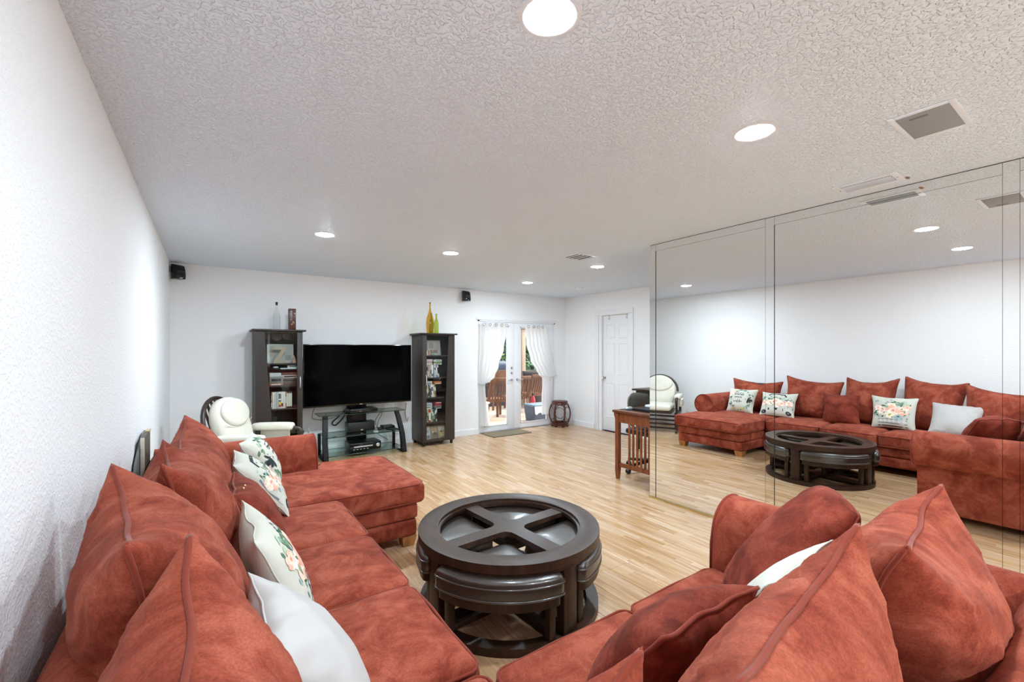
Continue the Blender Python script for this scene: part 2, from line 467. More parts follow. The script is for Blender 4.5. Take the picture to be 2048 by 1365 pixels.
def plank(cx, cy, w, l):
    key = (round(w, 3), round(l, 3))
    if key not in plank_cache:
        o = build('plank', plank_mesh(*key), M['plank'], parent=floor, local=True, smooth=None); plank_cache[key] = o.data
    else:
        o = bpy.data.objects.new('plank', plank_cache[key]); COL.objects.link(o); o.parent = floor
    o.location = (cx, cy, 0.01)
ncol = int(math.ceil((XD - XL) / PW))
rp = random.Random(3)
for i in range(ncol):
    x0 = XL + i * PW; x1 = min(x0 + PW, XD)
    ystop = YB
    y = YF - (0.405 * (i % 3))
    while y < ystop - 1e-6:
        a, b_ = max(y, YF), min(y + PL, ystop)
        if b_ - a > 0.02: plank((x0 + x1) / 2, (a + b_) / 2, x1 - x0, b_ - a)
        y += PL

# ceiling with round cut-outs for the recessed lamps
LAMPS = [(0.856, 1.031), (2.100, 1.035), (0.850, 4.113), (2.095, 4.144), (3.905, 3.792), (3.964, 5.294), (0.853, -2.070), (2.098, -2.070)]
LR = 0.074
bm = bmesh.new()
def loop(pts):
    vs = [bm.verts.new(p) for p in pts]
    return [bm.edges.new((vs[i], vs[(i + 1) % len(vs)])) for i in range(len(vs))]
ed = loop([(XL - .1, YF - .1, H), (XD + .1, YF - .1, H), (XD + .1, YB + .1, H), (XL - .1, YB + .1, H)])
for (x, y) in LAMPS:
    ed += loop([(x + LR * math.cos(a * PI / 16), y + LR * math.sin(a * PI / 16), H) for a in range(32)])
bmesh.ops.triangle_fill(bm, edges=ed, use_beauty=True)
cm = MB(); bm.verts.index_update()
cm.add([v.co[:] for v in bm.verts], [tuple(v.index for v in f.verts) for f in bm.faces]); bm.free()
cm.box((XL - .12, YF - .12, H + 0.16), (XD + .12, YB + .12, H + 0.20))
ceil_o = build('ceiling', cm, M['ceiling'], loc=(0, 0, H), smooth=None, kind='structure')

T = 0.12
build('wall_left', MB().box((XL - T, YF - T, 0), (XL, YB + T, H + .16)), M['wall'], loc=(XL, 0, 0), smooth=None, kind='structure')
DX0, DX1, DZ = 3.775, 5.485, 1.945
wb = MB(); wb.box((XL, YB, 0), (DX0, YB + T, H + .16)); wb.box((DX1, YB, 0), (XD + T, YB + T, H + .16)); wb.box((DX0, YB, DZ), (DX1, YB + T, H + .16))
build('wall_back', wb, M['wall'], loc=(0, YB, 0), smooth=None, kind='structure')
RY0, RY1, RZ = 4.865, 5.565, 2.045
wr = MB(); wr.box((XD, YA - T, 0), (XD + T, RY0, H + .16)); wr.box((XD, RY1, 0), (XD + T, YB, H + .16)); wr.box((XD, RY0, RZ), (XD + T, RY1, H + .16))
build('wall_right', wr, M['wall'], loc=(XD, 0, 0), smooth=None, kind='structure')
build('wall_mirror', MB().box((XM + 0.0065, YF, 0), (XM + 0.12, YM, H + .16)), M['wall'], loc=(XM + .06, 0, 0), smooth=None, kind='structure')
build('wall_alcove', MB().box((XM + 0.12, YA - T, 0), (XD, YA, H + .16)), M['wall'], loc=(4.6, YA, 0), smooth=None, kind='structure')
WX0, WX1, WZ0, WZ1 = 0.10, 3.10, 0.06, 2.15
wf = MB().box((XL, YF - T, 0), (WX0, YF, H + .16)).box((WX1, YF - T, 0), (XM + .12, YF, H + .16)).box((WX0, YF - T, 0), (WX1, YF, WZ0)).box((WX0, YF - T, WZ1), (WX1, YF, H + .16))
build('wall_front', wf, M['wall'], loc=(1.5, YF, 0), smooth=None, kind='structure')

w1 = root('fill_window_1', (1.6, YF, WZ0), kind='structure', label='added unseen fill window in the wall behind the camera')  # window added out of view so daylight fills the ceiling and foreground
wfm = MB()
for x in (WX0, (WX0 + WX1) / 2 - .025, WX1 - .05): wfm.rbox((x, YF - .09, WZ0), (x + .05, YF - .03, WZ1), .004)
for z in (WZ0, WZ1 - .05): wfm.rbox((WX0, YF - .09, z), (WX1, YF - .03, z + .05), .004)
build('fill_window_frame', wfm, M['trim'], w1)
build('fill_window_sill', MB().rbox((WX0 - .04, YF - .03, WZ0 - .03), (WX1 + .04, YF + .05, WZ0), .004), M['trim'], w1)
for x0_ in (WX0 + .05, (WX0 + WX1) / 2 + .025): build('pane', MB().box((x0_, YF - .062, WZ0 + .05), (x0_ + 1.425, YF - .058, WZ1 - .05)), M['glass'], w1, smooth=None)

def skirting(name, segs, axis, wallc, sgn):
    mb = MB()
    for a, b in segs:
        prof = [(wallc, 0.0), (wallc + sgn * 0.014, 0.0), (wallc + sgn * 0.014, 0.082), (wallc + sgn * 0.010, 0.092), (wallc + sgn * 0.006, 0.104), (wallc, 0.104)]
        if axis == 'x':   # runs along x, profile in (y,z)
            mb.prism(prof, a, b, 'x')
        else:             # runs along y, profile in (x,z)
            mb.prism(prof, a, b, 'y')
    build(name, mb, M['trim'], loc=((0, wallc, 0) if axis == 'x' else (wallc, 0, 0)), smooth=None, kind='structure')
skirting('baseboard_back', [(XL, DX0 - 0.004), (DX1 + 0.004, XD)], 'x', YB, -1)
skirting('baseboard_left', [(YF, YB)], 'y', XL, 1)
skirting('baseboard_right', [(YA, RY0 - 0.10), (RY1 + 0.10, YB)], 'y', XD, -1)

# French doors to the patio
d1 = root('door_1', (4.6, YB, 0), kind='structure', label='white double French doors with clear glass opening to the patio')
fr = MB()
fr.box((DX0, YB - 0.004, 0), (DX0 + 0.028, YB + 0.10, DZ)); fr.box((DX1 - 0.028, YB - 0.004, 0), (DX1, YB + 0.10, DZ)); fr.box((DX0, YB - 0.004, DZ - 0.028), (DX1, YB + 0.10, DZ))
fr.rbox((DX0 - 0.03, YB - 0.018, DZ - 0.004), (DX1 + 0.02, YB, DZ + 0.035), 0.004)
fr.box((DX0, YB + 0.02, 0), (DX1, YB + 0.12, 0.012))
build('door_frame', fr, M['trim'], d1)
def leaf(x0, x1, gx0, gx1, gz0, gz1, hx, bolt):
    mb = MB(); y0, y1 = YB + 0.012, YB + 0.052
    mb.rbox((x0, y0, 0.014), (gx0, y1, DZ - 0.03), 0.003); mb.rbox((gx1, y0, 0.014), (x1, y1, DZ - 0.03), 0.003)
    mb.box((gx0 - .002, y0 + .001, 0.014), (gx1 + .002, y1 - .001, gz0)); mb.box((gx0 - .002, y0 + .001, gz1), (gx1 + .002, y1 - .001, DZ - 0.03))
    lf = build('door_leaf', mb, M['door_paint'], d1)
    g = MB(); b = 0.016
    for lo, hi in (((gx0, y0 - .006, gz0), (gx0 + b, y0 + .004, gz1)), ((gx1 - b, y0 - .006, gz0), (gx1, y0 + .004, gz1)), ((gx0, y0 - .006, gz0), (gx1, y0 + .004, gz0 + b)), ((gx0, y0 - .006, gz1 - b), (gx1, y0 + .004, gz1))):
        g.rbox(lo, hi, 0.003)
    build('glazing_bead', g, M['trim'], lf)
    build('pane', MB().box((gx0, y0 + .016, gz0), (gx1, y0 + .020, gz1)), M['glass'], lf, smooth=None)
    h = MB(); z = 0.895
    h.lathe([(0.026, 0), (0.026, -0.008), (0.010, -0.010), (0.010, -0.045)], (hx, y0, z), 16, axis='y')
    s = 1 if hx > 4.537 else -1
    h.tube([(hx, y0 - .045, z), (hx + s * .03, y0 - .047, z), (hx + s * .085, y0 - .042, z - .004), (hx + s * .10, y0 - .036, z - .004)], [.009, .008, .007, .006], 8)
    build('lever_handle', h, M['chrome'], lf)
    if bolt:
        h = MB()
        for z in (1.015, 1.105):
            h.lathe([(0.022, 0), (0.022, -0.012), (0.012, -0.016)], (hx, y0, z), 16, axis='y')
        h.rbox((hx - .004, y0 - .03, 1.003), (hx + .004, y0 - .012, 1.027), 0.002)
        build('deadbolt', h, M['chrome'], lf)
    return lf
leaf(DX0 + .03, 4.535, 3.905, 4.388, 0.10, 1.835, 4.482, True)
leaf(4.539, DX1 - .03, 4.672, 5.300, 0.10, 1.835, 4.604, False)

# six-panel interior door
d2 = root('door_2', (XD, 5.2, 0), kind='structure', label='white six-panel interior door with round chrome knob')
xd = XD + 0.045
build('door_slab', MB().rbox((xd, RY0 + .012, 0.012), (xd + 0.036, RY1 - 0.076, RZ - 0.014), 0.002), M['door_paint'], d2)
def dpanel(y0, y1, z0, z1):
    f = 0.022
    mb = MB()
    o = [(xd - .0005, y0, z0), (xd - .0005, y1, z0), (xd - .0005, y1, z1), (xd - .0005, y0, z1)]
    def ring(d, x): return [(x, y0 + d, z0 + d), (x, y1 - d, z0 + d), (x, y1 - d, z1 - d), (x, y0 + d, z1 - d)]
    rs = [ring(0, xd - .001), ring(.003, xd - .007), ring(.009, xd - .007), ring(.013, xd - .0012), ring(.020, xd - .0012), ring(.040, xd - .006)]
    vs = [p for r in rs for p in r]; fs = []
    for k in range(len(rs) - 1):
        for i in range(4): fs.append((k * 4 + i, k * 4 + (i + 1) % 4, k * 4 + 4 + (i + 1) % 4, k * 4 + 4 + i))
    n = len(vs) - 4; fs.append((n, n + 1, n + 2, n + 3))
    mb.add(vs, fs); build('panel', mb, M['door_paint'], d2, smooth=None)
for (y0, y1) in ((5.222, 5.430), (4.928, 5.136)):
    for (z0, z1) in ((1.63, 1.87), (1.00, 1.545), (0.25, 0.845)): dpanel(y0, y1, z0, z1)
jm = MB()
jm.box((XD + .0008, RY1 - .073, 0), (XD + T - .006, RY1 - .0008, RZ - .0008)); jm.box((XD + .0008, RY0 + .0008, 0), (XD + T - .006, RY0 + .010, RZ - .0008)); jm.box((XD + .0012, RY0 + .010, RZ - .012), (XD + T - .006, RY1 - .073, RZ - .001))
build('jamb', jm, M['trim'], d2, smooth=None)
cs = MB()
cs.rbox((XD - .018, RY1 - .008, 0), (XD - .0005, RY1 + .084, RZ - .006), 0.004); cs.rbox((XD - .018, RY0 - .088, 0), (XD - .0005, RY0 + .004, RZ - .006), 0.004); cs.rbox((XD - .018, RY0 - .088, RZ - .0055), (XD - .0005, RY1 + .084, RZ + .078), 0.004)
build('casing', cs, M['trim'], d2)
kb = MB(); kb.lathe([(0.03, 0), (0.03, -0.006), (0.012, -0.010), (0.012, -0.035), (0.024, -0.045), (0.028, -0.060), (0.020, -0.072), (0.001, -0.075)], (xd, 5.452, 0.935), 18, axis='x')
build('door_knob', kb, M['chrome'], d2)
for y in (5.345, 4.955):
    hk = MB(); hk.rbox((xd - .004, y - .012, 1.965), (xd - .001, y + .012, RZ - .010), 0.001); hk.tube([(xd - .003, y, 1.97), (xd - .022, y, 1.965), (xd - .03, y, 1.985)], 0.004, 6)
    build('over_door_hook', hk, M['chrome'], d2)
build('door_backing', MB().box((XD + T - .005, RY0 - .05, 0), (XD + T + .02, RY1 + .05, RZ)), M['wall'], d2, smooth=None)

# mirror cladding of the partition: bevelled panels and strips, each a separate sheet of mirror
mir = root('mirror_wall_cladding', (XM, 1.0, 0), 'floor to ceiling mirror wall of large panels and narrow strips reflecting the sofa', 'mirror')
def sheet(name, y0, y1, z0, z1, dx=0.0):
    g, b = 0.00025, 0.0006; x = XM + dx
    a0, a1, c0, c1 = y0 + g, y1 - g, z0 + g, z1 - g
    vs = [(x + .005, a0, c0), (x + .005, a1, c0), (x + .005, a1, c1), (x + .005, a0, c1), (x, a0 + b, c0 + b), (x, a1 - b, c0 + b), (x, a1 - b, c1 - b), (x, a0 + b, c1 - b)]
    mb = MB().add(vs, [(0, 1, 2, 3)] + [(i, (i + 1) % 4, 4 + (i + 1) % 4, 4 + i) for i in range(4)] + [(4, 5, 6, 7)])
    build(name, mb, M['mirror'], mir, smooth=None)
MZ0, MZT = 0.014, 2.372
for (y0, y1) in ((1.657, 2.663), (0.432, 1.592), (-0.80, 0.370), (YF + .01, -0.865)): sheet('mirror_panel', y0, y1, MZ0, MZT)
for (y0, y1) in ((1.592, 1.657), (0.370, 0.432), (-0.865, -0.80)): sheet('mirror_strip', y0, y1, MZ0, H - .004)
for (y0, y1) in ((1.657, 2.663), (0.432, 1.592), (-0.80, 0.370), (YF + .01, -0.865)): sheet('mirror_header', y0, y1, MZT, H - .004)
sheet('mirror_edge_strip', 2.663, YM, MZ0, H - .004)
bk = MB().box((XM + .0052, YF, 0.0), (XM + .0068, YM, H)); build('backing', bk, M['black_gap'], mir, smooth=None)
build('floor_channel', MB().rbox((XM - .010, YF, 0.0), (XM + .005, YM + .004, 0.014), 0.002), M['brass'], mir)
gp = MB().box((XM - .0006, 2.6585, MZ0), (XM + .0052, 2.6665, MZT)); gp.box((XM - .0006, 1.5893, MZ0), (XM + .0052, 1.5945, MZT))
build('dark_joint', gp, M['black_gap'], mir, smooth=None)

# ------------------------------------------------------------------ ceiling fixtures
lamp_where = ['recessed ceiling light nearest the camera, cut by the top edge of the photo', 'large glowing recessed light between the camera and the mirror wall', 'recessed ceiling light near the left wall in front of the black cabinet', 'recessed ceiling light in front of the amber bottle cabinet',
              'recessed ceiling light beside the far supply vent', 'small recessed light nearest the French doors', 'added unseen ceiling light behind the camera near the left wall', 'added unseen ceiling light behind the camera near the mirror wall']
def make_lamp():
    r = root('recessed_light', (0, 0, 0))
    tr = MB().lathe([(LR - .002, 0.0), (LR + .010, -0.002), (LR + .022, -0.0005), (LR + .022, 0.001), (LR, 0.002)], (0, 0, 0), 40, caps=False)
    build('trim_ring', tr, M['white_plastic'], r, local=True)
    cn = MB().lathe([(LR, 0.0), (LR - .004, 0.03), (LR - .012, 0.075), (0.045, 0.095), (0.001, 0.096)], (0, 0, 0), 40, caps=False)
    build('baffle', cn, M['white_plastic'], r, local=True)
    lb = MB().lathe([(0.0735, 0.012), (0.0725, 0.0), (0.060, -0.0036), (0.001, -0.0055)], (0, 0, 0), 20, caps=False)
    build('lens', lb, M['white_plastic'], r, local=True)
    return r
LAMP_COL = (0.735, 0.875, 0.972, 1.0)
lamp0 = make_lamp()
for i, (x, y) in enumerate(LAMPS):
    o = lamp0 if i == 0 else copy_tree(lamp0)
    o.location = (x, y, H); tagit(o, lamp_where[i], 'ceiling light', 'recessed ceiling lights')
    ln_ = [c for c in o.children if c.name.startswith('lens')][0]
    ln_.data = ln_.data.copy(); ln_.data.materials.clear(); ln_.data.materials.append(emit('lamp_lens', LAMP_COL, LAMP_W[i] * 18.2))
def supply_vent(label, lo, hi, z, along):
    cx, cy = (lo[0] + hi[0]) / 2, (lo[1] + hi[1]) / 2
    r = root('ceiling_vent', (cx, cy, z), label, 'vent', 'ceiling supply vents')
    b = 0.032; f = MB()
    for a, c in (((lo[0], lo[1]), (hi[0], lo[1] + b)), ((lo[0], hi[1] - b), (hi[0], hi[1])), ((lo[0], lo[1] + b), (lo[0] + b, hi[1] - b)), ((hi[0] - b, lo[1] + b), (hi[0], hi[1] - b))):
        f.rbox((a[0], a[1], z - .006), (c[0], c[1], z), 0.002)
    build('frame', f, M['white_plastic'], r)
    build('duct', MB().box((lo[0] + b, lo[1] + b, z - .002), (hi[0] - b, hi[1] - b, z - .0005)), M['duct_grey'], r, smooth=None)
    n = 4
    for k in range(n):
        s = MB()
        if along == 'y':
            x = lo[0] + b + (hi[0] - lo[0] - 2 * b) * (k + .5) / n
            s.box((x - .0045, lo[1] + b, z - .0085), (x + .0045, hi[1] - b, z - .0060), Matrix.Rotation(math.radians(76), 3, 'Y'))
        else:
            y = lo[1] + b + (hi[1] - lo[1] - 2 * b) * (k + .5) / n
            s.box((lo[0] + b, y - .0095, z - .0135), (hi[0] - b, y + .0095, z - .0115), Matrix.Rotation(math.radians(38), 3, 'X'))
        build('louvre', s, M['white_plastic'], r, smooth=None)
    for (sx, sy) in ((cx, lo[1] + b / 2), (cx, hi[1] - b / 2)): build('screw', MB().lathe([(0.004, 0), (0.003, -0.002)], (sx, sy, z - .006), 8), M['grey_plastic'], r)
    return r
supply_vent('white louvred ceiling vent beside the mirror wall with a brown stain at its corner', (3.215, 0.800), (3.395, 1.112), H, 'y')
supply_vent('white square louvred ceiling vent in the far part of the room', (3.17, 3.36), (3.48, 3.64), H, 'y')
cs_ = root('ceiling_speaker', (2.635, 0.54, H), 'rectangular grey in-ceiling speaker grille in a white frame near the mirror', 'speaker')
f = MB()
L0, L1 = (2.468, 0.430), (2.802, 0.645); b = 0.022
for a, c in (((L0[0], L0[1]), (L1[0], L0[1] + b)), ((L0[0], L1[1] - b), (L1[0], L1[1])), ((L0[0], L0[1] + b), (L0[0] + b, L1[1] - b)), ((L1[0] - b, L0[1] + b), (L1[0], L1[1] - b))):
    f.rbox((a[0], a[1], H - .006), (c[0], c[1], H), 0.002)
build('frame', f, M['white_plastic'], cs_)
build('grille', MB().rbox((L0[0] + b, L0[1] + b, H - .007), (L1[0] - b, L1[1] - b, H - .001), 0.002), M['grille'], cs_)
build('badge', MB().rbox((2.525, 0.525, H - .009), (2.540, 0.585, H - .0065), 0.001), M['grey_plastic'], cs_)
sd = MB().lathe([(0.062, 0.0), (0.062, -0.012), (0.050, -0.026), (0.001, -0.028)], (4.984, 5.229, H), 28)
sdo = build('smoke_detector', sd, M['white_plastic'], loc=(4.984, 5.229, H), label='small white smoke detector disc on the ceiling near the French doors', cat='detector')
st = MB()
rs = random.Random(5)
pts = [(3.385 + .032 * math.cos(a) * (0.5 + rs.random() * .7), 0.788 + .012 * math.sin(a) * (0.4 + rs.random() * .9)) for a in [2 * PI * k / 14 for k in range(14)]]
st.prism(pts, H - .0012, H - .0002, 'z')
M['stain'] = pmat('water_stain', lin(150, 120, 92), 0.8, var=0.3, vscale=60)
build('water_stain', st, M['stain'], ceil_o, smooth=None)

def wall_speaker(label, wall, p):
    """small bookshelf satellite on a bracket; p = centre of the cabinet"""
    r = root('wall_speaker', p, label, 'speaker', 'black satellite speakers on the walls')
    prof = []
    bodyp = [(-.055, -.085), (.050, -.085), (.058, -.060), (.050, .020), (.030, .070), (-.02, .088), (-.055, .088)]
    mb = MB(); mb.prism([(a[0], a[1]) for a in bodyp], -.052, .052, 'x')   # (y,z) profile extruded in x
    bm = bmesh.new(); me = bpy.data.meshes.new('t'); me.from_pydata(mb.v, [], mb.f); bm.from_mesh(me); bmesh.ops.bevel(bm, geom=bm.edges[:], offset=.009, segments=2, profile=.5, affect='EDGES'); bm.verts.index_update()
    m2 = MB().add([v.co[:] for v in bm.verts], [tuple(v.index for v in f.verts) for f in bm.faces]); bm.free()
    ang = wall[2]
    R = Matrix.Rotation(ang, 4, 'Z')
    m2.xf(R); build('cabinet', m2, M['black_gloss'], r, local=True)
    gm = MB(); gm.rbox((-.040, .0475, -.062), (.040, .0535, .012), 0.004); gm.xf(R); build('grille', gm, M['black_plastic'], r, local=True)
    bd = MB(); bd.rbox((-.014, .052, -.078), (.014, .058, -.070), 0.001); bd.xf(R); build('badge', bd, M['chrome'], r, local=True)
    br = MB(); d = Vector(wall[0]) - Vector(p)
    a = R @ Vector((0, -.05, .03)); br.tube([a, Vector((d.x * .9, d.y * .9, .03)), Vector((d.x, d.y, .03))], .009, 8)
    n = Vector(wall[1]); t = Vector((-n.y, n.x, 0))
    lo = Vector((d.x, d.y, .03)) - t * .022 - Vector((0, 0, .035)) - n * 0.0; hi = Vector((d.x, d.y, .03)) + t * .022 + Vector((0, 0, .035)) + n * .010
    br.rbox([min(lo[i], hi[i]) for i in range(3)], [max(lo[i], hi[i]) for i in range(3)], .003)
    build('bracket', br, M['grey_plastic'], r, local=True)
wall_speaker('black satellite speaker in the top left corner of the room', ((XL, 6.36, 2.33), (1, 0, 0), PI + 0.55), (-0.275, 6.335, 2.325))
wall_speaker('black satellite speaker on the back wall left of the French doors', ((3.50, YB, 2.32), (0, -1, 0), PI - 0.10 + 0.25), (3.495, 6.345, 2.315))

# ------------------------------------------------------------------ cushions
def pillow(name, corners, tf, tb, mat, label, cat='cushion', group=None, sag=(.03, .02, .02, .02), n=40, wr=0.006, wf=9.0, seed=0, q=0.5, pipe=None, pipe_r=0.006, parent=None, tilt=0.0, bend=0.0, fold=None, weld_seam=True):
    """corners: bottom-left, bottom-right, top-right, top-left seen from the front. sag = inward bow of the top, bottom, left and right edges"""
    BL, BR, TR, TL = [Vector(c) for c in corners]
    eu = ((BR - BL) + (TR - TL)).normalized(); ev = ((TL - BL) + (TR - BR)).normalized(); nn = eu.cross(ev).normalized()
    def mid(u, v):
        a, b = (u + 1) / 2, (v + 1) / 2
        p = BL * (1 - a) * (1 - b) + BR * a * (1 - b) + TR * a * b + TL * (1 - a) * b
        f = lambda x: max(0.0, x) ** 1.6
        p = p + ev * (-sag[0] * f(v) + sag[1] * f(-v)) * (1 - abs(u) ** 2.4) + eu * (sag[2] * f(-u) - sag[3] * f(u)) * (1 - abs(v) ** 2.4)
        p = p + nn * bend * (u * u - 0.5) 
        # a slightly wavering seam
        e = max(abs(u), abs(v)) ** 6
        p = p + nn * e * 0.014 * noise.noise(Vector((u * 2.1, v * 2.1, seed + 3.3))) + ev * e * 0.006 * noise.noise(Vector((u * 5, v * 5, seed + 1.1)))
        if fold: 
            fu, fd, fw = fold
            p = p - ev * fd * math.exp(-((u - fu) / fw) ** 2) * f(v)
        return p
    def surf(u, v, side):
        p = mid(u, v)
        g = max(0.0, 1 - abs(u) ** 2.3) * max(0.0, 1 - abs(v) ** 2.3)
        t = (tf if side > 0 else tb) * (g ** q) * (1 - tilt * v)
        du, dv = 1 - abs(u), 1 - abs(v)
        inside = min(1.0, g * 4.0)
        w = 0.0
        kx, ky = (u + 3.1 * side), (v + 1.7 * side)
        wt = math.exp(-dv / 0.45); ws = math.exp(-du / 0.45)
        rd_ = lambda x_: 0.35 - 1.5 * abs(x_)
        w += wt * (rd_(noise.noise(Vector((u * wf * .7 + 0.8 * v * side, v * 1.3, seed + side * 4.0)))) + 0.5 * noise.noise(Vector((u * wf * 2.1, v * 2.5, seed + side * 7.7))))
        w += ws * 0.8 * (rd_(noise.noise(Vector((u * 1.3, v * wf * .6 + 0.6 * u, seed + 11 + side * 4.0)))) + 0.5 * noise.noise(Vector((u * 2.5, v * wf * 2, seed + 15 + side))))
        w += 0.55 * noise.noise(Vector((u * 2.6, v * 2.6, seed + 21 + side * 3)))
        return p + nn * side * (t + wr * w * inside)
    mb = MB(); idx = {}
    S = [math.sin(PI / 2 * (2 * i / n - 1)) for i in range(n + 1)]
    for side in (1, -1):
        for j in range(n + 1):
            for i in range(n + 1):
                rim = i in (0, n) or j in (0, n)
                if rim and side < 0: idx[(side, i, j)] = idx[(1, i, j)]; continue
                mb.v.append(tuple(surf(S[i], S[j], side) if not rim else mid(S[i], S[j]))); idx[(side, i, j)] = len(mb.v) - 1
        for j in range(n):
            for i in range(n):
                q4 = (idx[(side, i, j)], idx[(side, i + 1, j)], idx[(side, i + 1, j + 1)], idx[(side, i, j + 1)])
                mb.f.append(q4 if side > 0 else q4[::-1])
    base = (BL + BR) / 2
    o = build(name, mb, mat, parent=parent, loc=tuple(base), smooth=180, label=label, cat=cat, group=group)
    if pipe:
        pts = []
        m = 30
        for k in range(m): pts.append(mid(-1 + 2 * k / m, -1))
        for k in range(m): pts.append(mid(1, -1 + 2 * k / m))
        for k in range(m): pts.append(mid(1 - 2 * k / m, 1))
        for k in range(m): pts.append(mid(-1, 1 - 2 * k / m))
        # rounded ears
        sm = []
        L_ = len(pts)
        for k in range(L_): sm.append((pts[k - 1] + pts[k] * 2 + pts[(k + 1) % L_]) / 4)
        build('piping', MB().tube(sm, pipe_r, 7, closed=True), pipe, o, smooth=180)
    o_surf[o.name] = surf
    return o, surf
o_surf = {}

BCG = 'loose rust back cushions along the sectional'
def back(label, c, **k):
    k.setdefault('tf', .17); k.setdefault('tb', .13); k.setdefault('sag', (.065, .0, .025, .025)); k.setdefault('tilt', .12)
    tf, tb = k.pop('tf'), k.pop('tb')
    return pillow('back_cushion', c, tf, tb, M['suede'], label, 'cushion', BCG, pipe=M['piping'], pipe_r=.0058, n=56, wr=k.pop('wr', .019), wf=k.pop('wf', 10), **k)

# ------------------------------------------------------------------ sectional sofa, long side with chaise on the left wall
def base_band(mb, x0, y0, x1, y1, z0, z1, r=0.03):
    t = softbox((x0, y0, z0), (x1, y1, z1), r, 0, 8); mb.add(t.v, t.f)
def front_profile(steps, a, b, axis): pass

sofaL = root('sectional_sofa', (0.2, 2.2, 0), 'rust suede sectional section with chaise running along the left wall', 'sofa', 'two sections of the rust sectional')
b = MB()
base_band(b, -0.30, 1.14, 0.665, 3.02, 0.20, 0.315); base_band(b, -0.30, 0.02, 0.66, 1.135, 0.08, 0.315); base_band(b, -0.30, 1.13, 0.655, 3.0, 0.08, 0.205)
build('base', b, M['suede'], sofaL, smooth=60)
cb = MB()
base_band(cb, -0.30, 3.015, 1.268, 3.985, 0.195, 0.315, .028); base_band(cb, -0.30, 3.02, 1.262, 3.98, 0.072, 0.20, .028)
build('chaise_base', cb, M['suede'], sofaL, smooth=60)
def seat(parent, lo, hi, name='seat_cushion', crown=.03, r=.045, seed=1):
    t = softbox(lo, hi, r, crown, 16, wob=.008, seed=seed)
    o = build(name, t, M['suede'], parent, smooth=180)
    for z, d in ((hi[2] - r * .35, 0.0), (lo[2] + r * .35, 0.0)):
        loop_ = rrect(lo[0] + d + .006, lo[1] + d + .006, hi[0] - d - .006, hi[1] - d - .006, r * .95)
        pts = []
        for k in range(len(loop_)):
            a_, b_ = loop_[k], loop_[(k + 1) % len(loop_)]
            L_ = math.hypot(b_[0] - a_[0], b_[1] - a_[1]); m = max(1, int(L_ / .05))
            for i in range(m):
                x, y = a_[0] + (b_[0] - a_[0]) * i / m, a_[1] + (b_[1] - a_[1]) * i / m
                pts.append((x + .004 * noise.noise(Vector((x * 6, y * 6, 3 + seed))), y + .004 * noise.noise(Vector((x * 6, y * 6, 8 + seed))), z + .006 * noise.noise(Vector((x * 5, y * 5, seed)))))
        build('piping', MB().tube(pts, .0058, 6, closed=True), M['piping'], o, smooth=180)
    return o
seat(sofaL, (-.12, 2.345, .305), (.715, 2.995, .452), seed=2)
seat(sofaL, (-.12, 1.755, .305), (.712, 2.345, .452), seed=3)
seat(sofaL, (-.12, 1.165, .305), (.708, 1.755, .452), seed=4)
seat(sofaL, (-.12, 0.36, .305), (.700, 1.16, .448), seed=5)
# chaise cushion: T shape around the arm front
def tcushion():
    lo, hi, r = (-.12, 2.995, .305), (1.318, 4.02, .462), .045
    t = softbox(lo, hi, r, .022, 22, wob=.008, seed=12)
    vs = []
    for (x, y, z) in t.v:
        lim = 3.735 if x < 0.70 else (3.735 + (4.02 - 3.735) * min(1, max(0, (x - 0.70) / .06)))
        if y > lim: y = lim + (y - lim) * 0.02
        vs.append((x, y, z))
    m = MB().add(vs, t.f)
    o = build('chaise_cushion', m, M['suede'], sofaL, smooth=180)
    path = rrect(-.114, 3.001, 1.312, 4.014, .05)
    loop_ = [(1.312, 3.06), (1.312, 3.96), (1.262, 4.012), (0.79, 4.012), (0.742, 3.97), (0.722, 3.742), (-.11, 3.735), (-.11, 3.01), (1.262, 3.002)]
    for z in (.446, .322):
        pts = []
        for k in range(len(loop_)):
            a_, b_ = loop_[k], loop_[(k + 1) % len(loop_)]
            L_ = math.hypot(b_[0] - a_[0], b_[1] - a_[1]); m_ = max(1, int(L_ / .05))
            for i in range(m_):
                x, y = a_[0] + (b_[0] - a_[0]) * i / m_, a_[1] + (b_[1] - a_[1]) * i / m_
                pts.append((x, y + .004 * noise.noise(Vector((x * 6, y * 6, 8))), z + .006 * noise.noise(Vector((x * 5, y * 5, 1)))))
        build('piping', MB().tube(pts, .0058, 6, closed=True), M['piping'], o, smooth=180)
tcushion()
def arm_profile(inner, out, s):
    """(lateral, z) outline of a rolled arm; s=+1 rolls towards +lateral"""
    w = 0.135; c = inner + s * .165; cz = .585; r = .150
    P = [(inner, .06), (inner, .42), (inner + s * .004, .55)]
    for k in range(0, 17):
        a = math.radians(172 - k * (172 + 62) / 16)
        P.append((c + s * r * math.cos(a), cz + r * math.sin(a)))
    P += [(inner + s * w, .44), (inner + s * w, .06)]
    return P
def arm(parent, inner, s, a0, a1, front, axis):
    P = arm_profile(inner, None, s)
    mb = MB().prism(P, a0, a1, axis)
    o = build('arm', mb, M['suede'], parent, smooth=50)
    # facing panel on the front end with piping
    P2 = [((p[0] - (inner + s * .12)) * .93 + inner + s * .12, (p[1] - .45) * .95 + .45) for p in P[2:-1]]
    eps = .006 * (1 if a1 == front else -1)
    cap = MB().prism(P2, front - eps * .2, front + eps, axis); build('arm_face', cap, M['suede'], o, smooth=50)
    ring = [((t, ) and ((p[0], front + eps * .3, p[1]) if axis == 'y' else (front + eps * .3, p[0], p[1]))) for t, p in [(0, p) for p in P[1:-1]]]
    build('piping', MB().tube(ring, .006, 6), M['piping'], o, smooth=180)
    return o
arm(sofaL, 3.735, 1, -0.30, 0.715, 0.715, 'x')
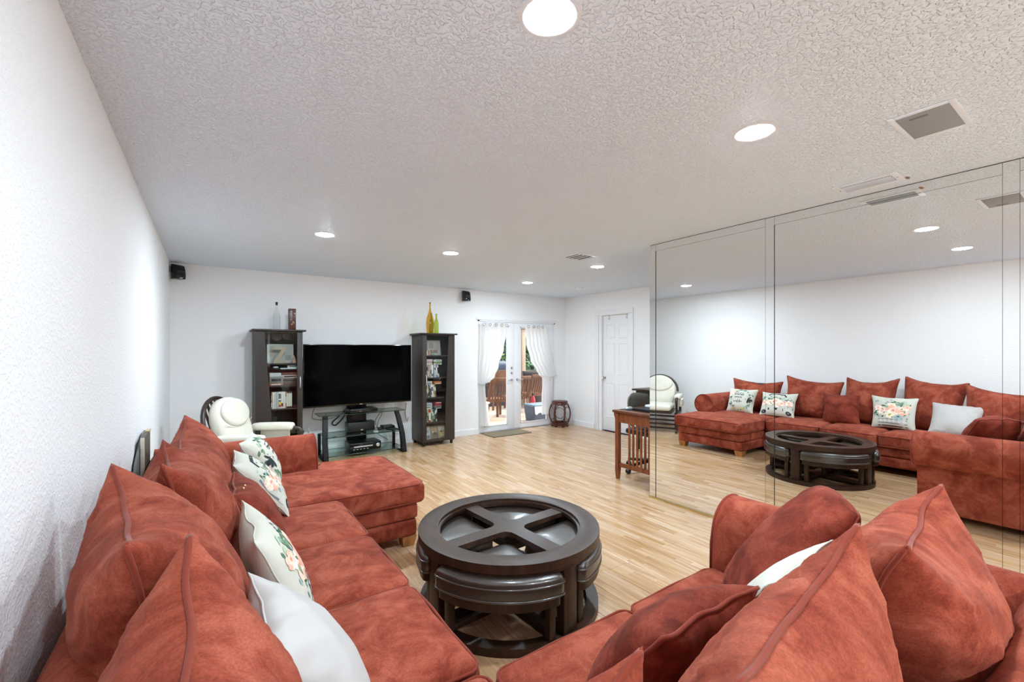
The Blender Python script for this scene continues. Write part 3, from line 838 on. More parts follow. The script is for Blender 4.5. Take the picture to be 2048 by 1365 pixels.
bf = MB().prism([(-.325, .06), (-.15, .06), (-.12, .50), (-.13, .68), (-.16, .735), (-.22, .755), (-.285, .735), (-.315, .68), (-.325, .55)], 0.20, 3.80, 'y')
build('back_frame', bf, M['suede'], sofaL, smooth=60)
def leg(parent, x, y, h=.078, dx=.055):
    vs = [(x - dx * .72, y - dx * .72, 0), (x + dx * .72, y - dx * .72, 0), (x + dx * .72, y + dx * .72, 0), (x - dx * .72, y + dx * .72, 0), (x - dx, y - dx, h), (x + dx, y - dx, h), (x + dx, y + dx, h), (x - dx, y + dx, h)]
    build('leg', MB().add(vs, [(3, 2, 1, 0), (4, 5, 6, 7)] + [(i, (i + 1) % 4, 4 + (i + 1) % 4, 4 + i) for i in range(4)]), M['oak'], parent, smooth=None)
for (x, y) in ((1.20, 3.075), (1.20, 3.92), (-.22, 3.92), (-.22, 2.2), (-.22, .1)): leg(sofaL, x, y)

# right-hand section, its back to the camera
sofaR = root('sectional_sofa', (1.3, 0.6, 0), 'rust suede section with rolled arm beside the mirror, its back to the camera', 'sofa', 'two sections of the rust sectional')
b = MB(); base_band(b, 0.665, 0.06, 2.0, 1.085, 0.20, 0.315); base_band(b, 0.665, 0.06, 2.0, 1.08, 0.08, 0.205)
build('base', b, M['suede'], sofaR, smooth=60)
seat(sofaR, (.708, .33, .305), (1.312, 1.135, .452), seed=6)
seat(sofaR, (1.312, .33, .305), (1.868, 1.130, .452), seed=7)
arm(sofaR, 1.872, 1, 0.02, 1.115, 1.115, 'y')
bf = MB().prism([(.0, .06), (.17, .06), (.22, .50), (.205, .68), (.175, .735), (.115, .755), (.05, .735), (.015, .68), (.0, .55)], -0.12, 2.06, 'x')
build('back_frame', bf, M['suede'], sofaR, smooth=60)
for (x, y) in ((2.0, 1.02), (2.0, .12), (.8, 1.02), (.8, .12)): leg(sofaR, x, y)

# back cushions, far to near
back('farthest rust back cushion behind the two printed pillows on the chaise', [(0, 3.12, .46), (0, 3.78, .46), (-.13, 3.885, .965), (-.10, 3.10, .945)], seed=31, fold=(-.15, .035, .16), sag=(.05, 0, .03, .02))
back('rust back cushion behind the truck pillow, second from the far end', [(.0, 2.40, .46), (.0, 3.04, .46), (-.11, 3.055, 1.045), (-.12, 2.335, .985)], seed=32, sag=(.055, 0, .02, .03))
back('rust back cushion behind the small gathered rust pillow', [(.0, 1.80, .46), (.0, 2.33, .46), (-.15, 2.315, 1.055), (-.115, 1.745, 1.07)], seed=33, sag=(.075, 0, .02, .02))
back('tall rust back cushion against the left wall behind the white satin pillow', [(-.01, 1.21, .46), (-.01, 1.73, .46), (-.225, 1.72, 1.095), (-.13, 1.13, 1.045)], tf=.18, tb=.165, seed=34, sag=(.06, 0, .02, .02))
back('nearest rust back cushion in the lower left foreground', [(.05, .60, .45), (.02, 1.16, .45), (-.035, 1.15, 1.04), (-.04, .50, .97)], tf=.155, tb=.185, seed=35, sag=(.06, 0, .02, .02))
back('rust back cushion by the rolled arm on the mirror side', [(1.83, .55, .45), (1.30, .52, .45), (1.238, .285, 1.0), (1.925, .370, 1.0)], tf=.13, tb=.26, seed=36, sag=(.075, 0, .02, .02), wr=.020, wf=10)
back('large rust back cushion at the bottom centre right of the photo', [(1.24, .56, .45), (.62, .56, .45), (.53, .29, 1.01), (1.225, .370, 1.028)], tf=.10, tb=.24, seed=37, sag=(.06, 0, .02, .02), wr=.020, wf=10, tilt=.25)
back('rust corner cushion whose tip shows at the bottom edge of the photo', [(.52, .56, .45), (.06, .50, .45), (-.02, .30, .96), (.53, .42, .985)], tf=.13, tb=.12, seed=38)

# ------------------------------------------------------------------ printed pillows
def decal(surf, shapes, parent, name='print'):
    """flat printed motifs laid on the front face: shapes = (polyline or polygon in uv, colour, kind, width)"""
    mb = MB(); cols = []
    lay = 0
    for kind, data, col in shapes:
        lay += 1; off = 0.0012 + 0.000012 * lay
        def P(u, v):
            u = max(-.96, min(.96, u * 1.1)); v = max(-.96, min(.96, v * 1.1))
            p = surf(u, v, 1); e = 0.004
            a = surf(min(.99, u + e), v, 1) - surf(max(-.99, u - e), v, 1); c = surf(u, min(.99, v + e), 1) - surf(u, max(-.99, v - e), 1)
            nrm = a.cross(c); nrm = nrm.normalized() if nrm.length > 1e-12 else Vector((1, 0, 0))
            return p + nrm * off
        if kind == 'blob':
            cu, cv, ru, rv, ang, wob, seed = data; n = 12
            rings = []
            for s in (0.5, 1.0):
                ring = []
                for k in range(n):
                    a = 2 * PI * k / n; rr = 1 + wob * noise.noise(Vector((math.cos(a) * 1.6, math.sin(a) * 1.6, seed)))
                    x, y = ru * s * rr * math.cos(a), rv * s * rr * math.sin(a)
                    ring.append((cu + x * math.cos(ang) - y * math.sin(ang), cv + x * math.sin(ang) + y * math.cos(ang)))
                rings.append(ring)
            vs = [P(cu, cv)] + [P(*q) for r in rings for q in r]
            fs = [(0, 1 + k, 1 + (k + 1) % n) for k in range(n)] + [(1 + k, 1 + n + k, 1 + n + (k + 1) % n, 1 + (k + 1) % n) for k in range(n)]
        elif kind == 'leaf':
            cu, cv, L_, W_, ang = data; m = 4; vs = []; fs = []
            for i in range(m + 1):
                t = i / m; w = W_ * math.sin(PI * min(.97, max(.03, t))) ** .8
                for s in (-1, 0, 1):
                    x, y = L_ * t, w * s
                    vs.append(P(cu + x * math.cos(ang) - y * math.sin(ang), cv + x * math.sin(ang) + y * math.cos(ang)))
            for i in range(m):
                for s in (0, 1): fs.append((i * 3 + s, i * 3 + 3 + s, i * 3 + 4 + s, i * 3 + 1 + s))
        else:
            pts, w = data; vs = []; fs = []; m = len(pts)
            for i in range(m):
                a = pts[max(0, i - 1)]; c = pts[min(m - 1, i + 1)]; d = math.hypot(c[0] - a[0], c[1] - a[1]) or 1
                nx, ny = -(c[1] - a[1]) / d * w, (c[0] - a[0]) / d * w
                vs += [P(pts[i][0] + nx, pts[i][1] + ny), P(pts[i][0] - nx, pts[i][1] - ny)]
            for i in range(m - 1): fs.append((2 * i, 2 * i + 2, 2 * i + 3, 2 * i + 1))
        mb.add(vs, fs); cols += [col] * len(fs)
    o = build(name, mb, M['print'], parent, smooth=None, kind='stuff')
    at = o.data.color_attributes.new('Col', 'FLOAT_COLOR', 'CORNER')
    for p in o.data.polygons:
        for li in p.loop_indices: at.data[li].color = cols[p.index]
    return o
PEACH = [lin(244, 205, 184), lin(247, 222, 205), lin(238, 180, 156), lin(250, 232, 220)]
GREENS = [lin(120, 150, 120), lin(150, 178, 150), lin(92, 124, 98), lin(176, 198, 172), lin(70, 104, 84), lin(150, 176, 172)]
INK = lin(44, 48, 50); GREY = lin(120, 128, 130)
def rose(cu, cv, r, rnd, asp=1.0, warm=True):
    out = []
    for k in range(6):
        a = 2 * PI * k / 6 + rnd.random() * .6
        out.append(('blob', (cu + .55 * r * math.cos(a), cv + .55 * r * asp * math.sin(a), r * .55, r * .48 * asp, a, .5, rnd.random() * 50), rnd.choice(PEACH) if warm else rnd.choice([lin(240, 232, 190), lin(246, 240, 214)])))
    for k, s in enumerate((.62, .46, .32, .18)):
        c = [PEACH[1], PEACH[0], PEACH[2], lin(224, 140, 110)][k] if warm else [lin(248, 240, 214), lin(240, 226, 170), lin(226, 200, 120), lin(200, 160, 80)][k]
        out.append(('blob', (cu + (rnd.random() - .5) * .1 * r, cv + (rnd.random() - .5) * .1 * r, r * s, r * s * asp, rnd.random() * 3, .45, rnd.random() * 50), c))
    return out
def leaves(n, box, rnd, L_=(.10, .24), cols=GREENS):
    out = []
    for _ in range(n):
        l = rnd.uniform(*L_); out.append(('leaf', (rnd.uniform(box[0], box[1]), rnd.uniform(box[2], box[3]), l, l * rnd.uniform(.16, .3), rnd.random() * 2 * PI), rnd.choice(cols)))
    return out
def dots(n, box, rnd, col=INK, r=(.012, .03)):
    return [('blob', (rnd.uniform(box[0], box[1]), rnd.uniform(box[2], box[3]), rnd.uniform(*r), rnd.uniform(*r), 0, .3, rnd.random() * 9), col) for _ in range(n)]
PG = 'printed cream throw pillows on the left sofa'
# mirror image check: u runs towards the back wall (+y), v upwards
def printed(label, c, seed, **k):
    return pillow('throw_pillow', c, k.pop('tf', .085), k.pop('tb', .075), M['cream'], label, 'pillow', PG, seed=seed, n=30, wr=.004, wf=5, sag=k.pop('sag', (.022, .018, .02, .02)), q=.55, pipe=M['cream'], pipe_r=.003, **k)
# crate of roses
o, s = printed('cream pillow printed with a crate of peach roses, middle of the left sofa', [(.285, 1.508, .475), (.275, 1.925, .475), (.106, 1.969, .849), (.115, 1.517, .848)], 51, tf=.075)
rn = random.Random(11); sh = []
sh += leaves(46, (-.78, .78, -.25, .58), rn, (.12, .26)); sh += dots(10, (-.5, .5, .45, .72), rn, GREY)
for x in (-.62, -.42, -.22, -.02, .18, .38, .58): sh.append(('line', ([(x, -.35), (x, -.85)], .022), INK if rn.random() > .4 else GREY))
for z in (-.50, -.70, -.84): sh.append(('line', ([(-.64, z), (-.2, z - .01), (.2, z), (.60, z)], .02), GREY if z > -.8 else INK))
for x in (-.5, -.3, -.08, .1, .3, .48): sh.append(('blob', (x, -.6, .07, .09, 0, .3, x), lin(214, 216, 216)))
for (cu, cv, r) in ((-.42, .02, .24), (.42, -.04, .22), (.02, .30, .17), (-.62, .26, .14), (.62, .14, .16)): sh += rose(cu, cv, r, rn, 1.05)
sh += rose(-.05, .02, .27, rn, 1.05); sh += rose(.10, -.26, .16, rn, 1.0, False)
for a in range(7): sh.append(('leaf', (-.28, -.38, .2, .045, a * .9), [lin(150, 180, 186), lin(176, 200, 204)][a % 2]))
sh += leaves(14, (-.7, .7, -.42, .1), rn, (.10, .18))
decal(s, sh, o)
# little truck full of flowers
o, s = printed('cream pillow printed with an old truck full of flowers, right of the wreath pillow', [(.385, 2.755, .475), (.385, 3.225, .475), (.135, 3.290, .790), (.110, 2.810, .795)], 52)
rn = random.Random(12); sh = []
sh.append(('line', ([(.42, .12), (.42, .55), (.36, .64), (0, .66), (-.34, .62), (-.46, .46), (-.48, .12)], .045), INK))
sh.append(('line', ([(-.30, .50), (.26, .52)], .02), GREY))
sh.append(('line', ([(-.86, .22), (-.9, -.1), (-.86, -.45)], .03), GREY)); sh.append(('line', ([(.84, .22), (.9, -.1), (.86, -.45)], .03), INK))
sh.append(('line', ([(-.88, -.52), (-.4, -.58), (0, -.56), (.4, -.58), (.88, -.52)], .07), INK)); sh.append(('line', ([(-.5, -.44), (.5, -.44)], .03), GREY))
for x in (-.66, .66): sh.append(('blob', (x, -.74, .15, .12, 0, .1, x), INK)); sh.append(('blob', (x, -.74, .07, .05, 0, .1, x), GREY))
sh += leaves(44, (-.82, .82, -.28, .42), rn, (.12, .24)); sh += dots(16, (-.8, .8, -.4, .5), rn)
for (cu, cv, r) in ((-.66, -.06, .20), (-.30, -.14, .2), (.30, -.10, .2), (.66, -.10, .2), (0, .02, .19), (-.1, -.28, .15)): sh += rose(cu, cv, r, rn, 1.1)
sh += leaves(12, (-.7, .7, -.35, .3), rn, (.08, .16))
decal(s, sh, o)
# wreath with handwriting
o, s = printed('cream pillow printed with a flower wreath and handwriting, against the chaise arm', [(.40, 3.310, .475), (.43, 3.700, .475), (.270, 3.725, .825), (.165, 3.340, .815)], 53, sag=(.015, .018, .02, .02))
rn = random.Random(13); sh = []
for k in range(70):
    a = rn.random() * 2 * PI; rr = rn.uniform(.62, .82)
    sh.append(('leaf', (rr * math.cos(a), rr * math.sin(a), rn.uniform(.12, .22), .04, a + rn.uniform(.6, 2.2)), rn.choice(GREENS)))
for k in range(10): sh.append(('leaf', (rn.uniform(-.5, .5), -.74, .2, .035, rn.uniform(-.5, .5)), lin(206, 190, 120)))
sh += rose(.55, .58, .2, rn, 1.0); sh += rose(.72, .34, .14, rn, 1.0)
for k in range(12):
    a = rn.uniform(2.2, 5.2); sh.append(('leaf', (-.52, -.02, .30, .045, a), INK))
sh += dots(10, (-.7, -.3, -.3, .2), rn)
def scribble(u0, u1, v, amp, f, w=.014):
    m = 60; return ('line', ([(u0 + (u1 - u0) * i / m + .015 * math.sin(f * 2 * PI * i / m), v + amp * math.sin(f * 2 * PI * i / m + .8) * (0.6 + .5 * math.sin(3.1 * i / m * f))) for i in range(m + 1)], w), INK)
sh.append(scribble(.42, -.18, .34, .07, 6)); sh.append(('line', ([(.40 - .62 * 0, .5), (-.16, .46), (-.20, .26), (-.06, .24)], .014), INK))
sh.append(scribble(.38, -.12, .10, .05, 5)); sh.append(scribble(.44, -.16, -.22, .06, 6)); sh.append(('line', ([(.0, -.06), (.0, -.36)], .012), INK)); sh.append(('line', ([(.14, -.06), (.14, -.38)], .012), INK))
decal(s, sh, o)
# plain pillows
o, s = pillow('throw_pillow', [(.262, 2.04, .46), (.258, 2.46, .46), (.10, 2.50, .835), (.085, 2.11, .835)], .10, .08, M['suede_dark'], 'small rust pillow with a gathered buttoned edge, middle of the left sofa', 'pillow', 'small rust throw pillows', seed=54, n=36, wr=.011, wf=8, sag=(.02, .01, .015, .015), pipe=M['piping'], pipe_r=.005)
for k, u in enumerate((-.5, -.15)):
    build('button', MB().sphere(s(u, .95, 1), .0055, 8, 5), M['brass'], o)
pillow('throw_pillow', [(.335, .985, .47), (.335, 1.402, .47), (.090, 1.402, .815), (.095, .975, .80)], .09, .08, M['white_satin'], 'plain white satin pillow in the left foreground', 'pillow', None, seed=55, n=44, wr=.012, wf=3.2, sag=(.022, .012, .02, .02), q=.55, pipe=M['white_satin'], pipe_r=.003)
pillow('throw_pillow', [(1.74, .985, .46), (1.48, .70, .46), (1.80, .545, .862), (2.05, .735, .868)], .11, .09, M['suede_dark'], 'rust pillow leaning in the corner of the arm beside the mirror', 'pillow', 'small rust throw pillows', seed=56, n=36, wr=.010, wf=8, q=.40, sag=(-.015, .0, .0, .0), pipe=M['piping'], pipe_r=.005)
pillow('throw_pillow', [(1.66, .80, .47), (1.42, .82, .47), (1.28, .60, .76), (1.70, .585, .80)], .05, .05, M['cream'], 'cream printed pillow half hidden behind the right back cushion', 'pillow', None, seed=57, n=28, wr=.005, wf=5, sag=(.02, .015, .015, .015), q=.55, pipe=M['cream'], pipe_r=.003)
pillow('throw_pillow', [(1.24, .90, .455), (.80, .86, .455), (.835, .615, .78), (1.285, .618, .752)], .10, .09, M['suede_dark'], 'rust pillow with thick piping lying in front of the right back cushion', 'pillow', 'small rust throw pillows', seed=58, n=36, wr=.009, wf=7, sag=(.02, .01, .015, .015), pipe=M['piping'], pipe_r=.006)

# ------------------------------------------------------------------ round coffee table with four nesting stools
TC = (1.427, 2.084); TA = math.radians(4)
tab = root('coffee_table', (TC[0], TC[1], 0), 'round espresso coffee table with a cross frame top over four stools', 'table')
tab.rotation_euler.z = TA
ring = MB().lathe([(.512, .432), (.512, .388), (.505, .382), (.405, .382), (.405, .398), (.392, .398), (.392, .414), (.404, .417), (.404, .430), (.409, .432)], (0, 0, 0), 72, closed=True)
ring.lathe([(.500, .386), (.500, .366), (.470, .366), (.470, .386)], (0, 0, 0), 64, closed=True)
build('top_rim', ring, M['espresso'], tab, local=True)
def cross(hw, R, r, n=6):
    """plus-shaped outline with rounded inner corners, arms of half width hw"""
    P = []
    for q in range(4):
        a = q * PI / 2
        loc = [(R, -hw), (R, hw)]
        c = (hw + r, hw + r)
        arc = [(c[0] + r * math.cos(t), c[1] + r * math.sin(t)) for t in [1.5 * PI - k * (PI / 2) / n for k in range(n + 1)]]
        for (x, y) in loc + arc: P.append((x * math.cos(a) - y * math.sin(a), x * math.sin(a) + y * math.cos(a)))
    return P
build('cross_frame', MB().prism(cross(.046, .398, .055), .386, .412, 'z'), M['espresso'], tab, local=True, smooth=40)
0 and build('glass_insert', MB().lathe([(.001, .4185), (.400, .4185), (.400, .4225), (.001, .4225)], (0, 0, 0), 64, caps=False), M['table_glass'], tab, local=True, smooth=30)
for q in range(4):
    lg = MB().rbox((.435, -.045, .0), (.487, .045, .384), .004); lg.xf(Matrix.Rotation(q * PI / 2, 4, 'Z'))
    build('leg', lg, M['espresso'], tab, local=True)
br = MB().lathe([(.505, .0), (.505, .040), (.440, .040), (.440, .0)], (0, 0, 0), 72, closed=True)
build('base_ring', br, M['espresso'], tab, local=True)
bx = MB().prism(cross(.030, .445, .02), .004, .042, 'z')
build('base_cross', bx, M['espresso'], tab, local=True, smooth=40)

def sector(d, R, r, n=16):
    """quarter wedge between the cross arms: straight sides at distance d from the axes, outer arc R, corners rounded r"""
    a0 = math.asin((d + r) / (R - r)); P = []
    c1 = ((R - r) * math.cos(a0), (R - r) * math.sin(a0)); c2 = (c1[1], c1[0])
    for k in range(7): t = -PI / 2 + (PI / 2 + a0) * k / 6; P.append((c1[0] + r * math.cos(t), c1[1] + r * math.sin(t)))
    for k in range(1, n): t = a0 + (PI / 2 - 2 * a0) * k / n; P.append((R * math.cos(t), R * math.sin(t)))
    for k in range(7): t = (PI / 2 - a0) + (PI / 2 + a0) * k / 6; P.append((c2[0] + r * math.cos(t), c2[1] + r * math.sin(t)))
    rr = .06; c = d + rr
    for k in range(9): t = PI + (PI / 2) * k / 8; P.append((c + rr * math.cos(t), c + rr * math.sin(t)))
    return P
def loft(rings):
    n = len(rings[0]); mb = MB(); vs = [p for r in rings for p in r]; fs = []
    for k in range(len(rings) - 1):
        for i in range(n): fs.append((k * n + i, k * n + (i + 1) % n, k * n + n + (i + 1) % n, k * n + n + i))
    fs.append(tuple(range(n - 1, -1, -1))); m = (len(rings) - 1) * n; fs.append(tuple(m + i for i in range(n)))
    return mb.add(vs, fs)
def make_stool():
    r = root('stool', (0, 0, 0))
    P = sector(.050, .520, .035); cx = sum(p[0] for p in P) / len(P); cy = sum(p[1] for p in P) / len(P)
    sc = lambda k, z: [(cx + (p[0] - cx) * k, cy + (p[1] - cy) * k, z) for p in P]
    cu = loft([sc(.955, .262), sc(.985, .268), sc(1.0, .282), sc(1.0, .322), sc(.985, .350), sc(.94, .364), sc(.80, .372), sc(.4, .376)])
    co = build('cushion', cu, M['leather'], r, local=True, smooth=60)
    for z in (.276, .332):
        build('piping', MB().tube([(p[0] * 1.0, p[1] * 1.0, z) for p in [(cx + (q[0] - cx) * 1.003, cy + (q[1] - cy) * 1.003) for q in P]], .0045, 6, closed=True), M['leather'], co, local=True, smooth=180)
    ap = loft([sc(.94, .222), sc(.94, .262)]); build('apron', ap, M['espresso'], r, local=True)
    for (x, y) in ((.445, .098), (.098, .445), (.115, .115)):
        lg = MB().rbox((x - .019, y - .019, 0.045), (x + .019, y + .019, .23), .003); build('leg', lg, M['espresso'], r, local=True)
    # bottom rails of the stool
    rl = MB().rbox((.10, .085, .045), (.455, .113, .075), .003); rl.rbox((.085, .10, .045), (.113, .455, .075), .003)
    build('rail', rl, M['espresso'], r, local=True)
    return r
st0 = make_stool()
where = ['dark leather wedge stool under the coffee table on the far right side', 'dark leather wedge stool under the coffee table towards the chaise', 'dark leather wedge stool facing the camera under the coffee table', 'dark leather wedge stool under the coffee table on the mirror side']
for q in range(4):
    o = st0 if q == 0 else copy_tree(st0)
    pull = .022 if q == 2 else 0.0; aa_ = TA + q * PI / 2 + PI / 4
    o.location = (TC[0] + pull * math.cos(aa_), TC[1] + pull * math.sin(aa_), 0.0); o.rotation_euler.z = TA + q * PI / 2
    tagit(o, where[q], 'stool', 'four wedge stools of the coffee table')

# ------------------------------------------------------------------ television and stand
tv = root('television', (1.708, 6.06, 0.69), 'large black flat television between the two media cabinets', 'television')
x0, x1, z0, z1, yt = .992, 2.424, .685, 1.499, 6.04
build('bezel', MB().rbox((x0, yt, z0), (x1, yt + .028, z1), .004), M['black_gloss'], tv)
build('screen', MB().box((x0 + .010, yt - .0012, z0 + .020), (x1 - .010, yt + .002, z1 - .010)), M['screen'], tv, smooth=None)
build('rear_housing', MB().rbox((x0 + .22, yt + .026, z0 + .04), (x1 - .22, yt + .075, z1 - .25), .02), M['black_plastic'], tv)
build('badge', MB().rbox((1.69, yt - .003, z0 + .005), (1.73, yt, z0 + .013), .001), M['chrome'], tv)

ts = root('tv_stand', (1.73, 6.1, 0), 'black metal television stand with three glass shelves and curved side legs', 'tv stand')
def glass_shelf(xa, xb, ya, yb, z, t=.009):
    g = build('glass_shelf', MB().prism(rrect(xa, ya, xb, yb, .04, 4), z - t, z, 'z'), M['shelf_glass'], ts, smooth=40)
    e = MB().tube([(p[0], p[1], z - t / 2) for p in rrect(xa, ya, xb, yb, .04, 4)], .0048, 6, closed=True)
    build('edge', e, M['shelf_edge'], g, smooth=180)
M['shelf_edge'] = pmat('dark_green_glass_edge', lin(38, 54, 50), 0.2)
glass_shelf(1.185, 2.325, 6.02, 6.38, .572); glass_shelf(1.24, 2.25, 5.93, 6.36, .300); glass_shelf(1.24, 2.25, 5.87, 6.34, .072)
for (xb, s) in ((1.235, -1), (2.262, 1)):
    f = MB(); w = .028
    path = [(6.10, .563), (6.04, .47), (5.99, .36), (5.945, .24), (5.91, .12), (5.885, .015)]
    vs = []
    for i, (y, z) in enumerate(path):
        dd = .055 + .018 * i / 5
        xc = xb + s * (-.035 + .035 * min(1, i / 3))
        vs += [(xc - w, y - .01, z), (xc + w, y - .01, z), (xc + w, y + dd, z), (xc - w, y + dd, z)]
    fs = []
    for i in range(len(path) - 1):
        for k in range(4): fs.append((i * 4 + k, i * 4 + (k + 1) % 4, i * 4 + 4 + (k + 1) % 4, i * 4 + 4 + k))
    fs += [(3, 2, 1, 0), tuple(len(vs) - 4 + k for k in range(4))]
    f.add(vs, fs); build('leg', f, M['dark_metal'], ts, smooth=30)
    build('foot_rail', MB().rbox((xb - .03, 5.872, .0), (xb + .03, 6.34, .028), .006), M['dark_metal'], ts)
    build('rear_post', MB().rbox((xb - .018, 6.30, .02), (xb + .018, 6.335, .30), .004), M['dark_metal'], ts)
build('spine', MB().rbox((1.595, 6.318, .02), (1.862, 6.352, .86), .006), M['dark_metal'], ts)
build('mount_plate', MB().rbox((1.55, 6.10, .78), (1.90, 6.32, 1.15), .01), M['black_plastic'], ts)
build('spine_inset', MB().rbox((1.66, 6.314, .40), (1.80, 6.320, .55), .002), M['espresso'], ts)

def device(name, label, cat, lo, hi, mat='black_plastic', extra=None):
    c = ((lo[0] + hi[0]) / 2, (lo[1] + hi[1]) / 2, lo[2])
    r = root(name, c, label, cat)
    build('housing', MB().rbox(lo, hi, .006), M[mat], r)
    if extra: extra(r)
    return r
def dvd_x(r):
    build('faceplate', MB().rbox((1.575, 6.042, .580), (1.935, 6.050, .622), .002), M['black_gloss'], r)
    build('power_button', MB().lathe([(.007, 0), (.006, -.004)], (1.70, 6.042, .592), 10, axis='y'), M['chrome'], r)
device('disc_player', 'slim black disc player on the top glass shelf under the television', 'player', (1.57, 6.045, .576), (1.94, 6.30, .627), extra=dvd_x)
def ctr_x(r):
    build('grille', MB().rbox((1.570, 6.148, .307), (1.925, 6.155, .428), .003), M['black_plastic'], r)
    build('badge', MB().rbox((1.735, 6.143, .318), (1.770, 6.149, .330), .001), M['chrome'], r)
device('centre_speaker', 'black centre channel speaker on the middle glass shelf', 'speaker', (1.565, 6.15, .302), (1.93, 6.31, .432), extra=ctr_x)
def rec_x(r):
    y = 5.985
    build('display', MB().rbox((1.60, y - .003, .120), (1.85, y + .002, .137), .001), M['silver'], r)
    build('faceplate', MB().rbox((1.553, y - .001, .080), (1.962, y + .004, .170), .002), M['black_gloss'], r)
    build('volume_knob', MB().lathe([(.026, 0), (.026, -.014), (.018, -.020), (.001, -.020)], (1.918, y, .130), 20, axis='y'), M['chrome'], r)
    for k in range(5): build('button', MB().rbox((1.59 + k * .045, y - .004, .092), (1.615 + k * .045, y, .099), .001), M['silver'], r)
M['silver'] = pmat('silver_plastic', lin(190, 192, 194), 0.35, metal=0.3)
device('av_receiver', 'black audio receiver with a round volume knob on the bottom glass shelf', 'receiver', (1.55, 5.985, .074), (1.965, 6.27, .178), extra=rec_x)
device('set_top_box', 'small black set-top box on the right of the middle glass shelf', 'box', (2.03, 6.10, .302), (2.20, 6.24, .352))
device('power_adapter', 'small black cube adapter beside the set-top box', 'adapter', (1.955, 6.06, .302), (2.005, 6.11, .345))
def remote(label, x, y, a):
    r = root('remote_control', (x, y, .303), label, 'remote', 'remote controls on the television stand'); r.rotation_euler.z = a
    build('body', MB().rbox((-.022, -.075, 0), (.022, .075, .016), .005), M['black_plastic'], r, local=True)
    k = MB()
    for i in range(4):
        for j in range(2): k.rbox((-.012 + j * .016, -.05 + i * .022, .016), (-.004 + j * .016, -.04 + i * .022, .018), .001)
    build('buttons', k, M['grey_plastic'], r, local=True)
remote('black remote control lying nearest the right leg of the television stand', 2.185, 6.03, .55)
remote('black remote control lying in front of the set-top box', 2.115, 6.02, .5)
mo = root('round_puck', (1.905, 6.0, .302), 'round silver puck on the middle glass shelf', 'puck')
build('ring', MB().lathe([(.034, 0), (.034, .010), (.024, .014), (.001, .014)], (1.905, 6.02, .302), 20), M['silver'], mo)
build('button', MB().lathe([(.010, 0), (.010, .003), (.001, .003)], (1.905, 6.02, .316), 12), M['black_plastic'], mo)
def cable(label, pts, r=.0035, mat='black_plastic'):
    c = []
    P = [Vector(p) for p in pts]
    for i in range(len(P) - 1):
        a, b_, c_, d = P[max(0, i - 1)], P[i], P[i + 1], P[min(len(P) - 1, i + 2)]
        for k in range(8):
            t = k / 8; c.append(.5 * ((2 * b_) + (c_ - a) * t + (2 * a - 5 * b_ + 4 * c_ - d) * t * t + (3 * b_ - a - 3 * c_ + d) * t ** 3))
    c.append(P[-1])
    build('cable', MB().tube(c, r, 6), M[mat], loc=tuple(P[0]), smooth=180, label=label, cat='cable', group='cables behind the television stand')
cable('black cable looping down from the left end of the television', [(1.15, 6.10, .70), (1.13, 6.2, .60), (1.17, 6.36, .50), (1.33, 6.40, .47), (1.5, 6.39, .52), (1.58, 6.37, .60)])
cable('thick bundle of black cables beside the stand spine', [(1.56, 6.33, .58), (1.50, 6.38, .50), (1.42, 6.40, .42), (1.46, 6.40, .38), (1.54, 6.37, .46), (1.60, 6.36, .56)], .009)
cable('black cable rising in a loop above the set-top box', [(1.955, 6.13, .34), (1.97, 6.25, .42), (2.06, 6.30, .52), (2.08, 6.30, .50), (2.02, 6.28, .40), (2.0, 6.25, .31)])
cable('black cable drooping below the middle glass shelf', [(1.98, 6.36, .30), (2.02, 6.37, .22), (2.12, 6.37, .15), (2.2, 6.37, .10)])
cable('thin black cable hanging beside the right media cabinet', [(2.50, 6.43, .62), (2.48, 6.42, .45), (2.50, 6.40, .34), (2.52, 6.41, .40)])
cable('short black cable hanging behind the left stand leg', [(1.34, 6.40, .55), (1.33, 6.41, .46), (1.30, 6.40, .36)], .005)
cable('white cable trailing down beside the sofa arm', [(1.10, 6.40, .42), (1.14, 6.35, .28), (1.16, 6.28, .12), (1.10, 6.20, .02)], .004, 'white_plastic')
ps = root('power_strip', (1.12, 6.15, 0), 'black power strip on the floor beside the television stand', 'power strip')
build('body', MB().rbox((1.09, 5.98, .0), (1.15, 6.30, .05), .006), M['black_plastic'], ps)
k = MB()
for i in range(3): k.rbox((1.10, 6.02 + i * .09, .05), (1.14, 6.07 + i * .09, .09), .004)
build('plug', k, M['black_gloss'], ps)

